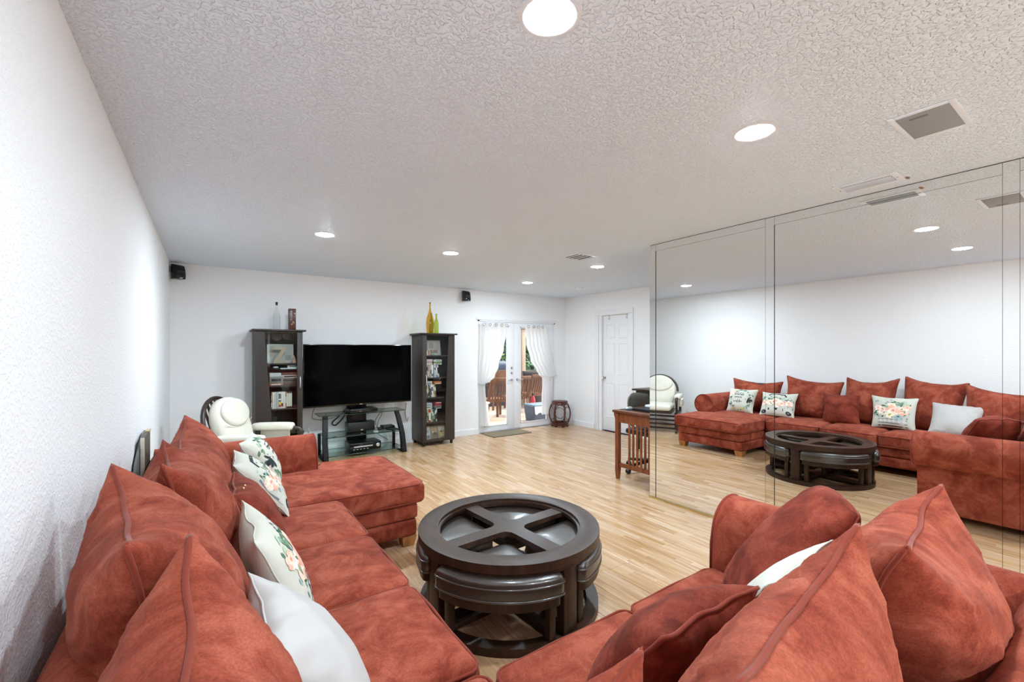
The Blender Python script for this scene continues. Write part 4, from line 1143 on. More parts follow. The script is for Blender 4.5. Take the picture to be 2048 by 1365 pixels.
# ------------------------------------------------------------------ media cabinets
def cabinet(label, x0, x1, mirror):
    y0, y1, zt = 6.015, 6.435, 1.655
    xc = (x0 + x1) / 2
    r = root('media_cabinet', (xc, y0, 0), label, 'cabinet', 'tall espresso media cabinets')
    t = .018
    build('carcass', MB().rbox((x0, y0 + .02, .055), (x0 + t, y1, zt), .002).rbox((x1 - t, y0 + .02, .055), (x1, y1, zt), .002).box((x0 + t, y0 + .022, .055), (x1 - t, y1, .085)).box((x0 + t, y0 + .022, zt - t), (x1 - t, y1, zt)).box((x0 + t, y1 - .008, .085), (x1 - t, y1, zt - t)), M['espresso_mat'], r)
    build('top_board', MB().rbox((x0 - .035, y0 - .03, zt), (x1 + .035, y1 + .005, zt + .022), .006, 3), M['espresso_mat'], r)
    for (fx, fy) in ((x0 + .035, y0 + .045), (x1 - .035, y0 + .045), (x0 + .035, y1 - .04), (x1 - .035, y1 - .04)):
        build('foot', MB().lathe([(.020, 0), (.022, .03), (.024, .055)], (fx, fy, 0), 14), M['black_plastic'], r)
    # door: one wide slanted panel, one narrow stile, glass between
    d0, d1, z0, z1 = x0 + .002, x1 - .002, .065, zt - .004
    if not mirror: wide_t, wide_b, nar = d0 + .095, d0 + .170, d1 - .062
    else: wide_t, wide_b, nar = d1 - .098, d1 - .152, d0 + .060
    dn = MB(); ya, yb = y0, y0 + .019
    if not mirror:
        dn.prism([(d0, z0), (wide_b, z0), (wide_b, .60), (wide_t, z1), (d0, z1)], ya, yb, 'y'); dn.rbox((nar, ya, z0), (d1, yb, z1), .002)
        gp = [(wide_b, z0 + .02), (nar, z0 + .02), (nar, z1 - .006), (wide_t, z1 - .006), (wide_b, .60)]; hx = nar + .032
        dn.box((wide_b - .002, ya, z0), (nar + .002, yb, z0 + .022))
    else:
        dn.prism([(d1, z0), (d1, z1), (wide_t, z1), (wide_b, .60), (wide_b, z0)], ya, yb, 'y'); dn.rbox((d0, ya, z0), (nar, yb, z1), .002)
        gp = [(nar, z0 + .02), (wide_b, z0 + .02), (wide_b, .60), (wide_t, z1 - .006), (nar, z1 - .006)]; hx = nar - .012
        dn.box((nar - .002, ya, z0), (wide_b + .002, yb, z0 + .022))
    do = build('door', dn, M['espresso_mat'], r, smooth=30)
    build('door_glass', MB().prism(gp, ya + .007, ya + .011, 'y'), M['cab_glass'], do, smooth=None)
    zc = 1.02 if not mirror else .98
    h = MB().tube([(hx, ya, zc - .075), (hx, ya - .020, zc - .055), (hx, ya - .027, zc), (hx, ya - .020, zc + .055), (hx, ya, zc + .075)], [.006, .007, .008, .007, .006], 8)
    build('handle', h, M['silver'], do, smooth=180)
    return r
def shelf(r, x0, x1, z, depth=.37):
    build('shelf', MB().rbox((x0 + .019, 6.435 - .01 - depth, z - .016), (x1 - .019, 6.425, z), .002), M['espresso_mat'], r)
CL0, CL1, CR0, CR1 = .466, .984, 2.590, 3.112
cabL = cabinet('tall espresso media cabinet left of the television, wide panel on its left', CL0, CL1, False)
cabR = cabinet('tall espresso media cabinet right of the television, wide panel on its right', CR0, CR1, True)
ZL = [.40, .70, .985, 1.26]
for z in ZL: shelf(cabL, CL0, CL1, z)
ZR = [.345, .715, 1.012, 1.345]
for z in ZR: shelf(cabR, CR0, CR1, z)
mcache = {}
def cmat(rgb, rough=.5):
    k = tuple(rgb)
    if k not in mcache: mcache[k] = pmat('print_%d_%d_%d' % k, lin(*rgb), rough)
    return mcache[k]
def spine_book(name, cat, group, label, x, y, z, w, h, d, rgb, band=None, lean=0.0):
    """an upright case or book, spine to the front"""
    r = root(name, (x, y, z), label, cat, group); r.rotation_euler.y = lean
    c = build('cover', MB().rbox((-w / 2, 0, 0), (w / 2, d, h), min(.002, w * .2)), cmat(rgb), r, local=True)
    if band:
        for (zb, hb, col) in band: build('spine_label', MB().box((-w / 2 + .001, -.0008, h * zb), (w / 2 - .001, .0005, h * (zb + hb))), cmat(col), r, local=True, smooth=None)
    return r
def flat_box(name, cat, group, label, x, y, z, w, h, d, rgb, rot=0.0, band=None):
    r = root(name, (x, y, z), label, cat, group); r.rotation_euler.z = rot
    build('cover', MB().rbox((-w / 2, 0, 0), (w / 2, d, h), .0015), cmat(rgb), r, local=True)
    if band: build('spine_label', MB().box((-w * .35, -.0008, h * .3), (w * .35, .0005, h * .7)), cmat(band), r, local=True, smooth=None)
    return r
NTH = ['first', 'second', 'third', 'fourth', 'fifth', 'sixth', 'seventh', 'eighth', 'ninth', 'tenth', 'eleventh', 'twelfth', 'thirteenth']
YS = 6.085
def cname(c):
    r, g, b_ = c; mx, mn = max(c), min(c)
    if mx < 70: return 'black'
    if mn > 205: return 'white'
    if mx - mn < 28: return 'grey' if mx < 190 else 'pale grey'
    if r > 180 and g < 80: return 'red'
    if r > 180 and g > 150 and b_ < 150: return 'yellow'
    if r > 150 and b_ < 110: return 'orange brown'
    if r > g and r > b_: return 'pinkish tan' if r > 150 else 'dark brown'
    if b_ > r and b_ > g: return 'blue'
    return 'green'
def row(shelfname, group, name, cat, xs, z, specs, lean=0.0, extra_lean=None):
    x = xs
    for i, (w, h, col, band) in enumerate(specs):
        ln = lean if extra_lean is None else extra_lean[i]
        lab = '%s %s, %s from left on %s' % (cname(col), cat, NTH[i], shelfname)
        spine_book(name, cat, group, lab, x + w / 2 + h * math.sin(abs(ln)) * (1 if ln < 0 else 0) , YS, z + .001 + (w * .5 * abs(math.sin(ln))), w, h, .135, col, band, ln)
        x += w / max(.6, math.cos(ln)) + .0012
W_, K_, R_, G_, B_, T_ = (226, 224, 218), (34, 32, 34), (196, 44, 42), (96, 128, 92), (84, 104, 140), (176, 142, 120)
# right cabinet
row('the second shelf, right cabinet', 'disc cases in the right media cabinet', 'disc_case', 'disc case', 2.655, ZR[2], [
    (.022, .19, (206, 168, 148), [(.2, .5, W_)]), (.022, .19, (190, 156, 140), [(.55, .3, K_)]), (.018, .19, (160, 160, 166), [(.1, .4, W_)]), (.022, .19, (196, 160, 146), None), (.016, .19, (214, 178, 160), [(.3, .3, K_)]),
    (.024, .19, (232, 232, 230), [(.1, .2, B_)]), (.018, .188, (150, 160, 178), None), (.016, .186, (226, 226, 226), [(.6, .2, K_)]), (.024, .185, (150, 140, 168), [(.2, .6, W_)]), (.022, .185, (206, 200, 206), [(.3, .5, K_)])], extra_lean=[0, 0, 0, 0, 0, 0, -.04, -.06, -.09, -.10])
row('the third shelf, right cabinet', 'disc cases in the right media cabinet', 'disc_case', 'disc case', 2.655, ZR[1], [
    (.014, .19, (222, 216, 204), None), (.014, .19, (52, 40, 36), [(.3, .4, W_)]), (.018, .19, (214, 204, 176), [(.1, .3, K_)]), (.022, .19, (58, 46, 44), None), (.018, .19, (186, 182, 182), [(.2, .5, K_)]), (.028, .19, (228, 226, 220), [(.5, .3, B_)]), (.022, .19, (214, 196, 140), [(.2, .4, T_)]), (.022, .19, (120, 96, 84), [(.5, .3, W_)])], extra_lean=[-.10, -.12, -.13, -.13, -.13, -.12, -.11, -.10])
row('the fourth shelf, right cabinet', 'disc cases in the right media cabinet', 'disc_case', 'disc case', 2.655, ZR[0], [
    (.016, .19, (206, 200, 190), None), (.020, .19, (148, 164, 188), [(.4, .4, K_)]), (.020, .19, (170, 190, 140), [(.1, .4, (60, 70, 50))]), (.034, .19, (200, 44, 40), [(.15, .6, W_)]), (.018, .19, (206, 204, 180), [(.2, .5, G_)]), (.020, .19, (110, 140, 110), [(.5, .3, W_)]), (.020, .19, (40, 38, 42), [(.2, .5, (160, 160, 160))]), (.020, .19, (44, 44, 52), [(.6, .3, W_)]), (.020, .19, (196, 192, 188), [(.2, .5, K_)])])
def stack(shelfname, group, name, cat, x, z, specs, w=.135, d=.13):
    for i, (h, col, band) in enumerate(specs):
        flat_box(name, cat, group, '%s flat %s, %s from bottom %s' % (cname(col), cat, NTH[i], shelfname), x + (random.random() - .5) * .012, YS + random.random() * .006, z + .0005, w, h, d, col, (random.random() - .5) * .06, band); z += h + .0006
GS = 'disc cases in the right media cabinet'
stack('of the left pile, second shelf, right cabinet', GS, 'disc_case', 'disc case', 2.718, ZR[2] + .192, [(.022, (214, 178, 180), W_), (.020, (188, 150, 156), None), (.020, (204, 170, 176), None), (.016, (226, 210, 208), None)], .12)
stack('of the right pile, second shelf, right cabinet', GS, 'disc_case', 'disc case', 2.868, ZR[2] + .192, [(.022, (226, 228, 214), K_), (.022, (96, 118, 60), None), (.030, (224, 226, 222), G_)], .12)
stack('of the left pile, third shelf, right cabinet', GS, 'disc_case', 'disc case', 2.716, ZR[1] + .195, [(.026, (224, 224, 228), B_), (.022, (208, 202, 190), None)], .12)
stack('of the right pile, third shelf, right cabinet', GS, 'disc_case', 'disc case', 2.862, ZR[1] + .195, [(.022, (206, 128, 62), W_), (.020, (190, 112, 60), None)], .12)
stack('of the left pile, fourth shelf, right cabinet', GS, 'disc_case', 'disc case', 2.712, ZR[0] + .192, [(.018, (196, 204, 190), None), (.022, (212, 214, 208), K_), (.018, (170, 176, 182), None), (.016, (222, 222, 222), K_), (.020, (180, 190, 200), None)], .115)
stack('of the right pile, fourth shelf, right cabinet', GS, 'disc_case', 'disc case', 2.872, ZR[0] + .192, [(.018, (70, 72, 84), W_), (.020, (120, 126, 134), K_), (.018, (150, 80, 74), None), (.022, (140, 30, 36), None), (.018, (170, 44, 44), W_)], .11)
def face_case(label, x, col, art):
    r = root('disc_case', (x, 6.10, .087), label, 'disc case', GS); r.rotation_euler.x = -.20; r.rotation_euler.z = .12
    build('cover', MB().rbox((-.066, 0, 0), (.066, .014, .19), .002), cmat(col), r, local=True)
    for (a, b_, c, d, rgb) in art: build('cover_art', MB().box((-.062 + .124 * a, -.0008, .004 + .18 * b_), (-.062 + .124 * c, .0005, .004 + .18 * d)), cmat(rgb), r, local=True, smooth=None)
face_case('pale disc case facing out at the left of the bottom shelf of the right cabinet', 2.70, (190, 190, 190), [(.1, .35, .95, .95, (206, 208, 210)), (.2, .05, .9, .3, (130, 134, 140)), (.35, .5, .7, .8, (160, 160, 164))])
face_case('tan disc case with portraits facing out in the middle of the bottom shelf', 2.83, (150, 130, 108), [(0, .6, 1, .95, (176, 150, 120)), (.15, .5, .4, .8, (222, 200, 170)), (.55, .52, .8, .8, (224, 196, 160)), (.1, .1, .9, .4, (120, 110, 96)), (.3, .3, .7, .5, (84, 96, 84))])
face_case('tan and grey disc case facing out at the right of the bottom shelf', 2.945, (160, 144, 118), [(.1, .55, .9, .95, (190, 184, 170)), (.2, .1, .8, .5, (206, 178, 130)), (.3, .35, .6, .6, (90, 74, 60))])
def framed(label, x, y, z, w, h, rgb_frame, art, lean=-.15, rz=0.0):
    r = root('picture_frame', (x, y, z), label, 'picture frame', 'small framed pictures in the cabinets'); r.rotation_euler.x = lean; r.rotation_euler.z = rz
    b = .012; f = MB()
    f.rbox((-w / 2, 0, 0), (-w / 2 + b, .014, h), .002).rbox((w / 2 - b, 0, 0), (w / 2, .014, h), .002).rbox((-w / 2, 0, 0), (w / 2, .014, b), .002).rbox((-w / 2, 0, h - b), (w / 2, .014, h), .002)
    build('frame', f, cmat(rgb_frame), r, local=True)
    build('mount', MB().box((-w / 2 + b, .006, b), (w / 2 - b, .010, h - b)), cmat(art[0]), r, local=True, smooth=None)
    for (a, b_, c, d, rgb) in art[1:]: build('photo', MB().box((-w / 2 + b + (w - 2 * b) * a, .0045, b + (h - 2 * b) * b_), (-w / 2 + b + (w - 2 * b) * c, .0065, b + (h - 2 * b) * d)), cmat(rgb), r, local=True, smooth=None)
framed('pale framed picture on the top shelf of the right media cabinet', 2.86, 6.20, ZR[3], .22, .235, (206, 202, 194), [(214, 210, 204), (.1, .45, .5, .9, (190, 170, 158)), (.55, .3, .95, .9, (200, 190, 182)), (.2, .1, .8, .35, (170, 140, 128))])
framed('round white plaque on the top shelf of the right media cabinet', 2.715, 6.26, ZR[3], .13, .22, (224, 222, 216), [(232, 230, 226), (.2, .4, .8, .8, (206, 206, 204))])
def figurine(label, x, y, z, rgb, h=.09):
    r = root('figurine', (x, y, z), label, 'figurine', 'figurines on the top shelf of the right cabinet')
    build('body', MB().lathe([(.001, 0), (.022, .0), (.024, h * .2), (.014, h * .55), (.018, h * .65), (.008, h * .75)], (0, 0, 0), 14), cmat(rgb), r, local=True)
    build('head', MB().sphere((0, 0, h * .86), h * .14, 10, 6), cmat((222, 190, 160)), r, local=True)
figurine('small cream figurine at the left of the top shelf in the right cabinet', 2.70, 6.12, ZR[3], (226, 208, 180)); figurine('small rose figurine in the middle of the top shelf in the right cabinet', 2.745, 6.13, ZR[3], (196, 146, 128), .08); figurine('small green figurine at the right of the top shelf in the right cabinet', 2.79, 6.12, ZR[3], (140, 156, 130), .075)

# left cabinet
GL = 'white bound books in the left media cabinet'
row('the book shelf, left cabinet', GL, 'book', 'book', .640, ZL[1], [
    (.012, .20, (150, 80, 60), [(.1, .3, W_), (.55, .3, (210, 170, 120))]), (.024, .205, (232, 230, 220), None), (.022, .205, (228, 226, 214), [(.05, .9, (206, 206, 202))]), (.020, .205, (196, 196, 198), None), (.026, .205, (236, 234, 228), [(.1, .12, (200, 40, 30)), (.22, .2, (240, 200, 40)), (.42, .08, (50, 90, 150)), (.6, .3, (120, 110, 100))]), (.024, .205, (234, 232, 228), [(.12, .2, (140, 40, 50))]), (.020, .205, (236, 234, 226), None),
    (.014, .205, (200, 150, 120), [(.3, .4, W_)]), (.022, .205, (60, 44, 38), [(.1, .8, (230, 228, 214))]), (.022, .205, (62, 46, 40), [(.1, .8, (230, 228, 214))]), (.014, .205, (58, 42, 36), [(.1, .8, (226, 222, 206))])])
stack('of the left pile, lowest shelf, left cabinet', 'dark discs low in the left cabinet', 'disc_case', 'disc case', .71, ZL[0], [(.016, (70, 66, 60), None), (.016, (120, 120, 112), K_), (.018, (56, 52, 48), W_), (.014, (84, 84, 70), None)], .13)
stack('of the right pile, lowest shelf, left cabinet', 'dark discs low in the left cabinet', 'disc_case', 'disc case', .85, ZL[0], [(.018, (60, 58, 54), None), (.014, (150, 160, 80), None), (.018, (52, 48, 46), W_), (.016, (88, 84, 78), None), (.016, (40, 38, 38), W_)], .13)
stack('of the right pile, middle shelf, left cabinet', 'boxes on the middle shelves of the left cabinet', 'storage_box', 'box', .85, ZL[2], [(.05, (86, 52, 42), None), (.036, (70, 42, 36), None), (.040, (196, 190, 190), K_), (.030, (110, 60, 50), None)], .19, .22)
stack('of the left pile, middle shelf, left cabinet', 'boxes on the middle shelves of the left cabinet', 'storage_box', 'box', .70, ZL[2], [(.030, (170, 110, 84), W_), (.080, (130, 130, 124), K_), (.045, (206, 210, 212), None)], .15, .2)
kbd = root('keyboard', (.83, 6.10, ZL[2] + .2), 'black and white keyboard lying on the boxes in the left cabinet', 'keyboard')
build('body', MB().rbox((.66, 6.09, ZL[2] + .199), (.955, 6.22, ZL[2] + .215), .003), M['black_plastic'], kbd)
kk = MB()
for i in range(16): kk.rbox((.745 + i * .0125, 6.087, ZL[2] + .200), (.754 + i * .0125, 6.17, ZL[2] + .2175), .001)
build('keys', kk, M['white_plastic'], kbd)
pc = build('pebble', MB().sphere((.695, 6.115, ZL[2] + .228), .03, 14, 8, (1.1, .9, .42)), M['white_plastic'], loc=(.695, 6.115, ZL[2] + .215), label='smooth white oval object on the middle shelf of the left cabinet', cat='ornament')
flat_box('white_box', 'box', None, 'small white box on the right of the middle shelf in the left cabinet', .885, 6.10, ZL[2] + .216, .12, .035, .1, (226, 222, 222), 0, (120, 124, 130))
framed('white framed picture with a wooden letter on the top shelf of the left cabinet', .76, 6.22, ZL[3], .30, .24, (232, 230, 224), [(206, 208, 200), (.06, .3, .3, .95, (196, 186, 170)), (.7, .1, .95, .4, (170, 170, 164))], -.1)
zl = root('wooden_letter', (.745, 6.15, ZL[3]), 'light wooden letter Z standing on the top shelf of the left cabinet', 'letter')
zp = MB().prism([(.675, ZL[3]), (.815, ZL[3]), (.815, ZL[3] + .028), (.728, ZL[3] + .028), (.815, ZL[3] + .172), (.815, ZL[3] + .2), (.675, ZL[3] + .2), (.675, ZL[3] + .172), (.765, ZL[3] + .172), (.675, ZL[3] + .028)], 6.15, 6.17, 'y')
build('letter_body', zp, cmat((196, 176, 150)), zl, smooth=None)
cone = build('cone_ornament', MB().lathe([(.036, 0), (.001, .1)], (.905, 6.16, ZL[3] + .001), 20), cmat((212, 170, 146)), loc=(.905, 6.16, ZL[3]), label='peach cone ornament at the right of the top shelf in the left cabinet', cat='ornament')
for i, (x, rr_) in enumerate(((.61, .045), (.71, .062), (.82, .045))):
    h_ = MB().lathe([(rr_, 0), (rr_, .014), (rr_ * .6, .018), (.001, .018)], (x, 6.17, 1.6), 28, axis='y')
    build('hanging_disc', h_, M['espresso'], loc=(x, 6.17, 1.6), label=['small dark round plate at the upper left of the left cabinet', 'largest dark round plate at the top of the left cabinet', 'small dark round plate at the upper right of the left cabinet'][i], cat='plate', group='dark round plates in the left cabinet')
build('cushion_ornament', softbox((.71, 6.09, ZL[2] + .001), (.79, 6.085 + .06, ZL[2] + .09), .015, .0, 8), cmat((96, 98, 96)), loc=(.75, 6.1, ZL[2]), label='grey patterned pouch on the fourth shelf of the left cabinet', cat='pouch')

# things standing on the cabinets
ZT = 1.677
def bottle(name, label, x, y, prof, mat, stopper=None, lab=None):
    r = root(name, (x, y, ZT), label, 'bottle')
    build('glass_body', MB().lathe(prof, (0, 0, 0), 28, caps=False), mat, r, local=True, smooth=60)
    if stopper: build('stopper', MB().lathe(stopper, (0, 0, 0), 16), M['black_plastic'], r, local=True)
    return r
bottle('clear_bottle', 'tall clear glass bottle with a dark stopper on the left cabinet', .714, 6.20, [(.001, .002), (.036, .002), (.040, .012), (.040, .17), (.034, .205), (.020, .24), (.014, .265), (.013, .315), (.0145, .318)], M['bottle_clear'], [(.011, .310), (.013, .322), (.014, .345), (.012, .350)])
bottle('amber_bottle', 'tall teardrop amber glass bottle on the right cabinet', 2.79, 6.205, [(.001, .002), (.044, .002), (.050, .02), (.060, .13), (.060, .18), (.050, .24), (.030, .30), (.016, .36), (.011, .42), (.010, .465)], M['bottle_amber'], [(.010, .46), (.011, .475)])
bottle('green_bottle', 'green glass bottle in front of the amber bottle on the right cabinet', 2.868, 6.15, [(.001, .002), (.034, .002), (.036, .01), (.036, .16), (.030, .19), (.016, .22), (.012, .24), (.012, .285), (.015, .287), (.015, .300)], M['bottle_green'])
bottle('green_bottle', 'smaller green bottle half hidden behind the other green bottle', 2.84, 6.27, [(.001, .002), (.034, .002), (.036, .01), (.036, .16), (.030, .20), (.015, .24), (.012, .26), (.012, .31), (.015, .312), (.015, .322)], M['bottle_green'])
gb = root('gift_box', (.882, 6.17, ZT), 'tall dark brown gift box with small gold marks on the left cabinet', 'box')
build('box_body', MB().rbox((.842, 6.13, ZT), (.924, 6.21, ZT + .272), .003), M['rosewood'], gb)
gm = MB(); rg = random.Random(4)
for k_ in range(9):
    xx, zz = rg.uniform(.862, .915), ZT + rg.uniform(.05, .25); gm.lathe([(.005, 0), (.004, -.001)], (xx, 6.13, zz), 8, axis='y')
build('gold_marks', gm, M['brass'], gb)

# ------------------------------------------------------------------ glider rocking chair
gl = root('glider_chair', (0.33, 5.03, 0), 'cream cushioned glider rocking chair with dark wood frame behind the sofa arm', 'chair')
gl.rotation_euler.z = math.radians(-28)
def tilt_back(mb, px, pz, ang): return mb.xf(Matrix.Translation((px, 0, pz)) @ Matrix.Rotation(-ang, 4, 'Y') @ Matrix.Translation((-px, 0, -pz)))
def arch(w, h, r_top, n=18):
    P = [(-w * .82, 0), (w * .82, 0), (w * .97, h * .25), (w, h * .5)]
    for k in range(n + 1):
        a = PI * k / n; P.append((w * math.cos(a), h * .5 + (h * .5) * math.sin(a)))
    P += [(-w, h * .5), (-w * .97, h * .25)]
    Q = []
    for p in P:
        if not Q or math.hypot(p[0] - Q[-1][0], p[1] - Q[-1][1]) > 1e-4: Q.append(p)
    return Q
BA = math.radians(17)
A = arch(.30, .68, .3)
fpts = [(-.14, p[0] * 1.05, .40 + p[1] * 1.02) for p in arch(.30, .58, .3)[2:-1]]
fm = MB().tube(fpts, .020, 8); tilt_back(fm, -.10, .40, BA); build('back_frame', fm, M['glider_wood'], gl, local=True, smooth=60)
for k in range(7):
    y = -.21 + .07 * k; top = .69 + .29 * math.sqrt(max(0, 1 - (y / .315) ** 2))
    s = MB().rbox((-.150, y - .011, .42), (-.134, y + .011, top), .003); tilt_back(s, -.10, .40, BA); build('spindle', s, M['glider_wood'], gl, local=True)
def pad(P, x0, thick, zoff, grow=1.0):
    cy = sum(p[0] for p in P) / len(P); cz = sum(p[1] for p in P) / len(P)
    rg = []
    for (sc, t) in ((.86, 0), (.96, .12), (1.0, .35), (1.0, .6), (.95, .85), (.80, .97), (.45, 1.04)):
        rg.append([(x0 + thick * t, cy + (p[0] - cy) * sc * grow, zoff + cz + (p[1] - cz) * sc * grow) for p in P])
    return loft(rg)
bc = pad(arch(.285, .53, .3), -.125, .13, .44); tilt_back(bc, -.10, .40, BA); bco = build('back_cushion', bc, M['glider_cream'], gl, local=True, smooth=70)
hr = pad([(.24 * math.cos(2 * PI * k / 24), .14 * math.sin(2 * PI * k / 24)) for k in range(24)], -.02, .055, .80); tilt_back(hr, -.10, .40, BA); build('headrest', hr, M['glider_cream'], bco, local=True, smooth=70)
sm_ = MB().tube([(.012, -.26 + .52 * k / 16, .705 - .05 * math.sin(PI * k / 16)) for k in range(17)], .003, 6); tilt_back(sm_, -.10, .40, BA); build('seam', sm_, M['glider_cream'], bco, local=True, smooth=180)
sc_ = softbox((-.10, -.275, .375), (.44, .275, .475), .04, .02, 12); build('seat_cushion', sc_, M['glider_cream'], gl, local=True, smooth=180)
build('seat_frame', MB().rbox((-.13, -.285, .335), (.43, .285, .375), .008), M['glider_wood'], gl, local=True)
for s in (-1, 1):
    y = s * .36
    ar = MB().tube([(-.18, y, .590), (0, y, .600), (.25, y, .595), (.36, y, .580), (.385, y, .545), (.36, y, .48), (.345, y, .40), (.35, y, .33)], [.018, .020, .022, .024, .024, .020, .018, .018], 10)
    build('arm', ar, M['glider_wood'], gl, local=True, smooth=60)
    ap_ = softbox((-.12, y - .055, .570), (.30, y + .055, .645), .03, .008, 8); build('arm_pad', ap_, M['glider_cream'], gl, local=True, smooth=180)
    pk = softbox((-.05, y + s * .045 - .03, .44), (.24, y + s * .045 + .03, .575), .02, 0, 8); build('arm_pocket', pk, M['glider_cream'], gl, local=True, smooth=180)
    build('rear_post', MB().rbox((-.20, y - .02, .30), (-.155, y + .02, .605), .004), M['glider_wood'], gl, local=True)
    build('side_rail', MB().rbox((-.22, y - .018, .285), (.37, y + .018, .335), .005), M['glider_wood'], gl, local=True)
    ft = MB().tube([(-.28, y, .018), (-.05, y, .030), (.2, y, .030), (.40, y, .018)], .020, 8); build('foot', ft, M['glider_wood'], gl, local=True, smooth=60)
    for x in (-.15, .27):
        build('upright', MB().rbox((x - .025, y - .014, .03), (x + .025, y + .014, .29), .004), M['glider_wood'], gl, local=True)
        build('swing_link', MB().rbox((x - .012, y - s * .032 - .008, .08), (x + .012, y - s * .032 + .008, .34), .003, rot=Matrix.Rotation(.12, 3, 'Y')), M['dark_metal'], gl, local=True)
for z in (.07, .14, .21, .28):
    build('cross_rail', MB().rbox((.285, -.345, z - .015), (.305, .345, z + .015), .003), M['glider_wood'], gl, local=True)

# boards leaning against the wall behind the sofa
bd = MB().prism([(p[0], p[1]) for p in [(3.30, .58), (3.20, .66), (3.30, .76), (3.48, .845), (3.66, .885), (3.80, .89), (3.83, .58)]], -.347, -.335, 'x')
build('grey_board', bd, cmat((104, 106, 104)), loc=(-.34, 3.5, .62), smooth=None, label='grey board with a rounded top edge leaning on the wall behind the sofa', cat='board')
bp = root('leaning_panel', (-.29, 3.6, .5), 'dark panel with a pale edge leaning on the wall behind the sofa', 'panel')
build('panel_body', MB().box((-.330, 3.46, .50), (-.315, 3.80, .89)), cmat((84, 78, 66)), bp, smooth=None)
build('pale_edge', MB().box((-.332, 3.45, .50), (-.313, 3.462, .89)), cmat((226, 222, 206)), bp, smooth=None)
build('gold_corner', MB().box((-.333, 3.70, .885), (-.312, 3.805, .896)), M['brass'], bp, smooth=None)

# ------------------------------------------------------------------ mission desk, office chair and console in the alcove
dk = root('writing_desk', (4.3, 3.03, 0), 'mission oak writing desk with a slatted end panel beside the mirror', 'desk')
dx0, dx1, dy0, dy1 = 3.745, 4.90, 2.745, 3.325
build('desk_top', MB().rbox((dx0 - .045, dy0 - .04, .735), (dx1 + .045, dy1 + .045, .760), .004), M['mission_top'], dk)
for (x, y) in ((dx0, dy1), (dx0, dy0), (dx1, dy1), (dx1, dy0)):
    vs = []; h = .0225
    for (z, k) in ((0, .7), (.10, 1.0), (.735, 1.0)):
        vs += [(x - h * k, y - h * k, z), (x + h * k, y - h * k, z), (x + h * k, y + h * k, z), (x - h * k, y + h * k, z)]
    fs = [(3, 2, 1, 0), (8, 9, 10, 11)] + [(j * 4 + i, j * 4 + (i + 1) % 4, j * 4 + 4 + (i + 1) % 4, j * 4 + 4 + i) for j in range(2) for i in range(4)]
    build('leg', MB().add(vs, fs), M['mission'], dk, smooth=None)
    if x == dx0 and y == dy1:
        build('corbel', MB().prism([(y + .022, .735), (y + .05, .735), (y + .045, .70), (y + .022, .64)], x - .014, x + .014, 'x'), M['mission'], dk, smooth=None)
for x in (dx0, dx1):
    build('end_apron', MB().rbox((x - .012, dy0, .625), (x + .012, dy1, .735), .002), M['mission'], dk)
    build('end_rail', MB().rbox((x - .012, dy0, .135), (x + .012, dy1, .180), .002), M['mission'], dk)
    for k in range(6):
        y = 3.165 - .052 * k
        build('slat', MB().rbox((x - .006, y - .0125, .175), (x + .006, y + .0125, .63), .002), M['mission'], dk)
build('front_apron', MB().rbox((dx0, dy0 - .01, .65), (dx1, dy0 + .012, .735), .002), M['mission'], dk)
lp = root('laptop', (4.0, 3.02, .76), 'closed black laptop on the mission desk', 'laptop')
build('base', MB().rbox((3.83, 2.86, .761), (4.06, 3.20, .775), .004), M['black_plastic'], lp)
build('lid', MB().rbox((3.83, 2.86, .776), (4.06, 3.20, .786), .004), M['dark_metal'], lp)
ms = root('computer_mouse', (3.86, 3.27, .76), 'grey computer mouse on the corner of the mission desk', 'mouse')
build('shell', MB().sphere((3.86, 3.265, .775), .035, 16, 8, (1.45, .9, .62)), M['silver'], ms)
build('wheel', MB().lathe([(.006, -.004), (.006, .004)], (3.84, 3.265, .795), 10, axis='y'), M['black_plastic'], ms)
pp = build('paper_stack', MB().rbox((4.10, 2.95, .761), (4.31, 3.24, .800), .002), M['white_plastic'], loc=(4.2, 3.1, .76), label='white paper stack on the mission desk', cat='paper')
build('mouse_pad', MB().rbox((3.79, 3.21, .760), (3.98, 3.345, .7625), .001), M['black_plastic'], loc=(3.88, 3.28, .76), label='dark mouse pad at the corner of the mission desk', cat='mouse pad')

oc = root('office_chair', (4.30, 3.36, 0), 'olive grey office chair tucked under the mission desk', 'chair')
bk_ = []
for j in range(9):
    t = j / 8; rowp = []
    for i in range(13):
        s = -1 + 2 * i / 12; wz = .215 * (1 - .25 * (abs(t - .5) * 2) ** 3)
        rowp.append((4.31 + s * wz, 3.535 - .075 * s * s + .03 * t, .60 + .30 * t - .02 * s * s * t))
    bk_.append(rowp)
mb = MB()
for off in (0, 1):
    for j in range(9):
        for i in range(13):
            e = min(1, min(i, 12 - i, j, 8 - j) / 1.5); p = bk_[j][i]; mb.v.append((p[0], p[1] + (.028 if off else -.028) * (e ** .5), p[2]))
n0 = 117
for off in (0, 1):
    for j in range(8):
        for i in range(12):
            a = off * n0 + j * 13 + i; mb.f.append((a, a + 1, a + 14, a + 13) if off else (a, a + 13, a + 14, a + 1))
for (j, i, j2, i2) in [(0, i, 0, i + 1) for i in range(12)] + [(8, i, 8, i + 1) for i in range(12)] + [(j, 0, j + 1, 0) for j in range(8)] + [(j, 12, j + 1, 12) for j in range(8)]:
    mb.f.append((j * 13 + i, j2 * 13 + i2, n0 + j2 * 13 + i2, n0 + j * 13 + i))
build('backrest', mb, M['olive_vinyl'], oc, smooth=80)
build('seat', softbox((4.08, 3.10, .43), (4.54, 3.52, .50), .03, .012, 10), M['black_plastic'], oc, smooth=180)
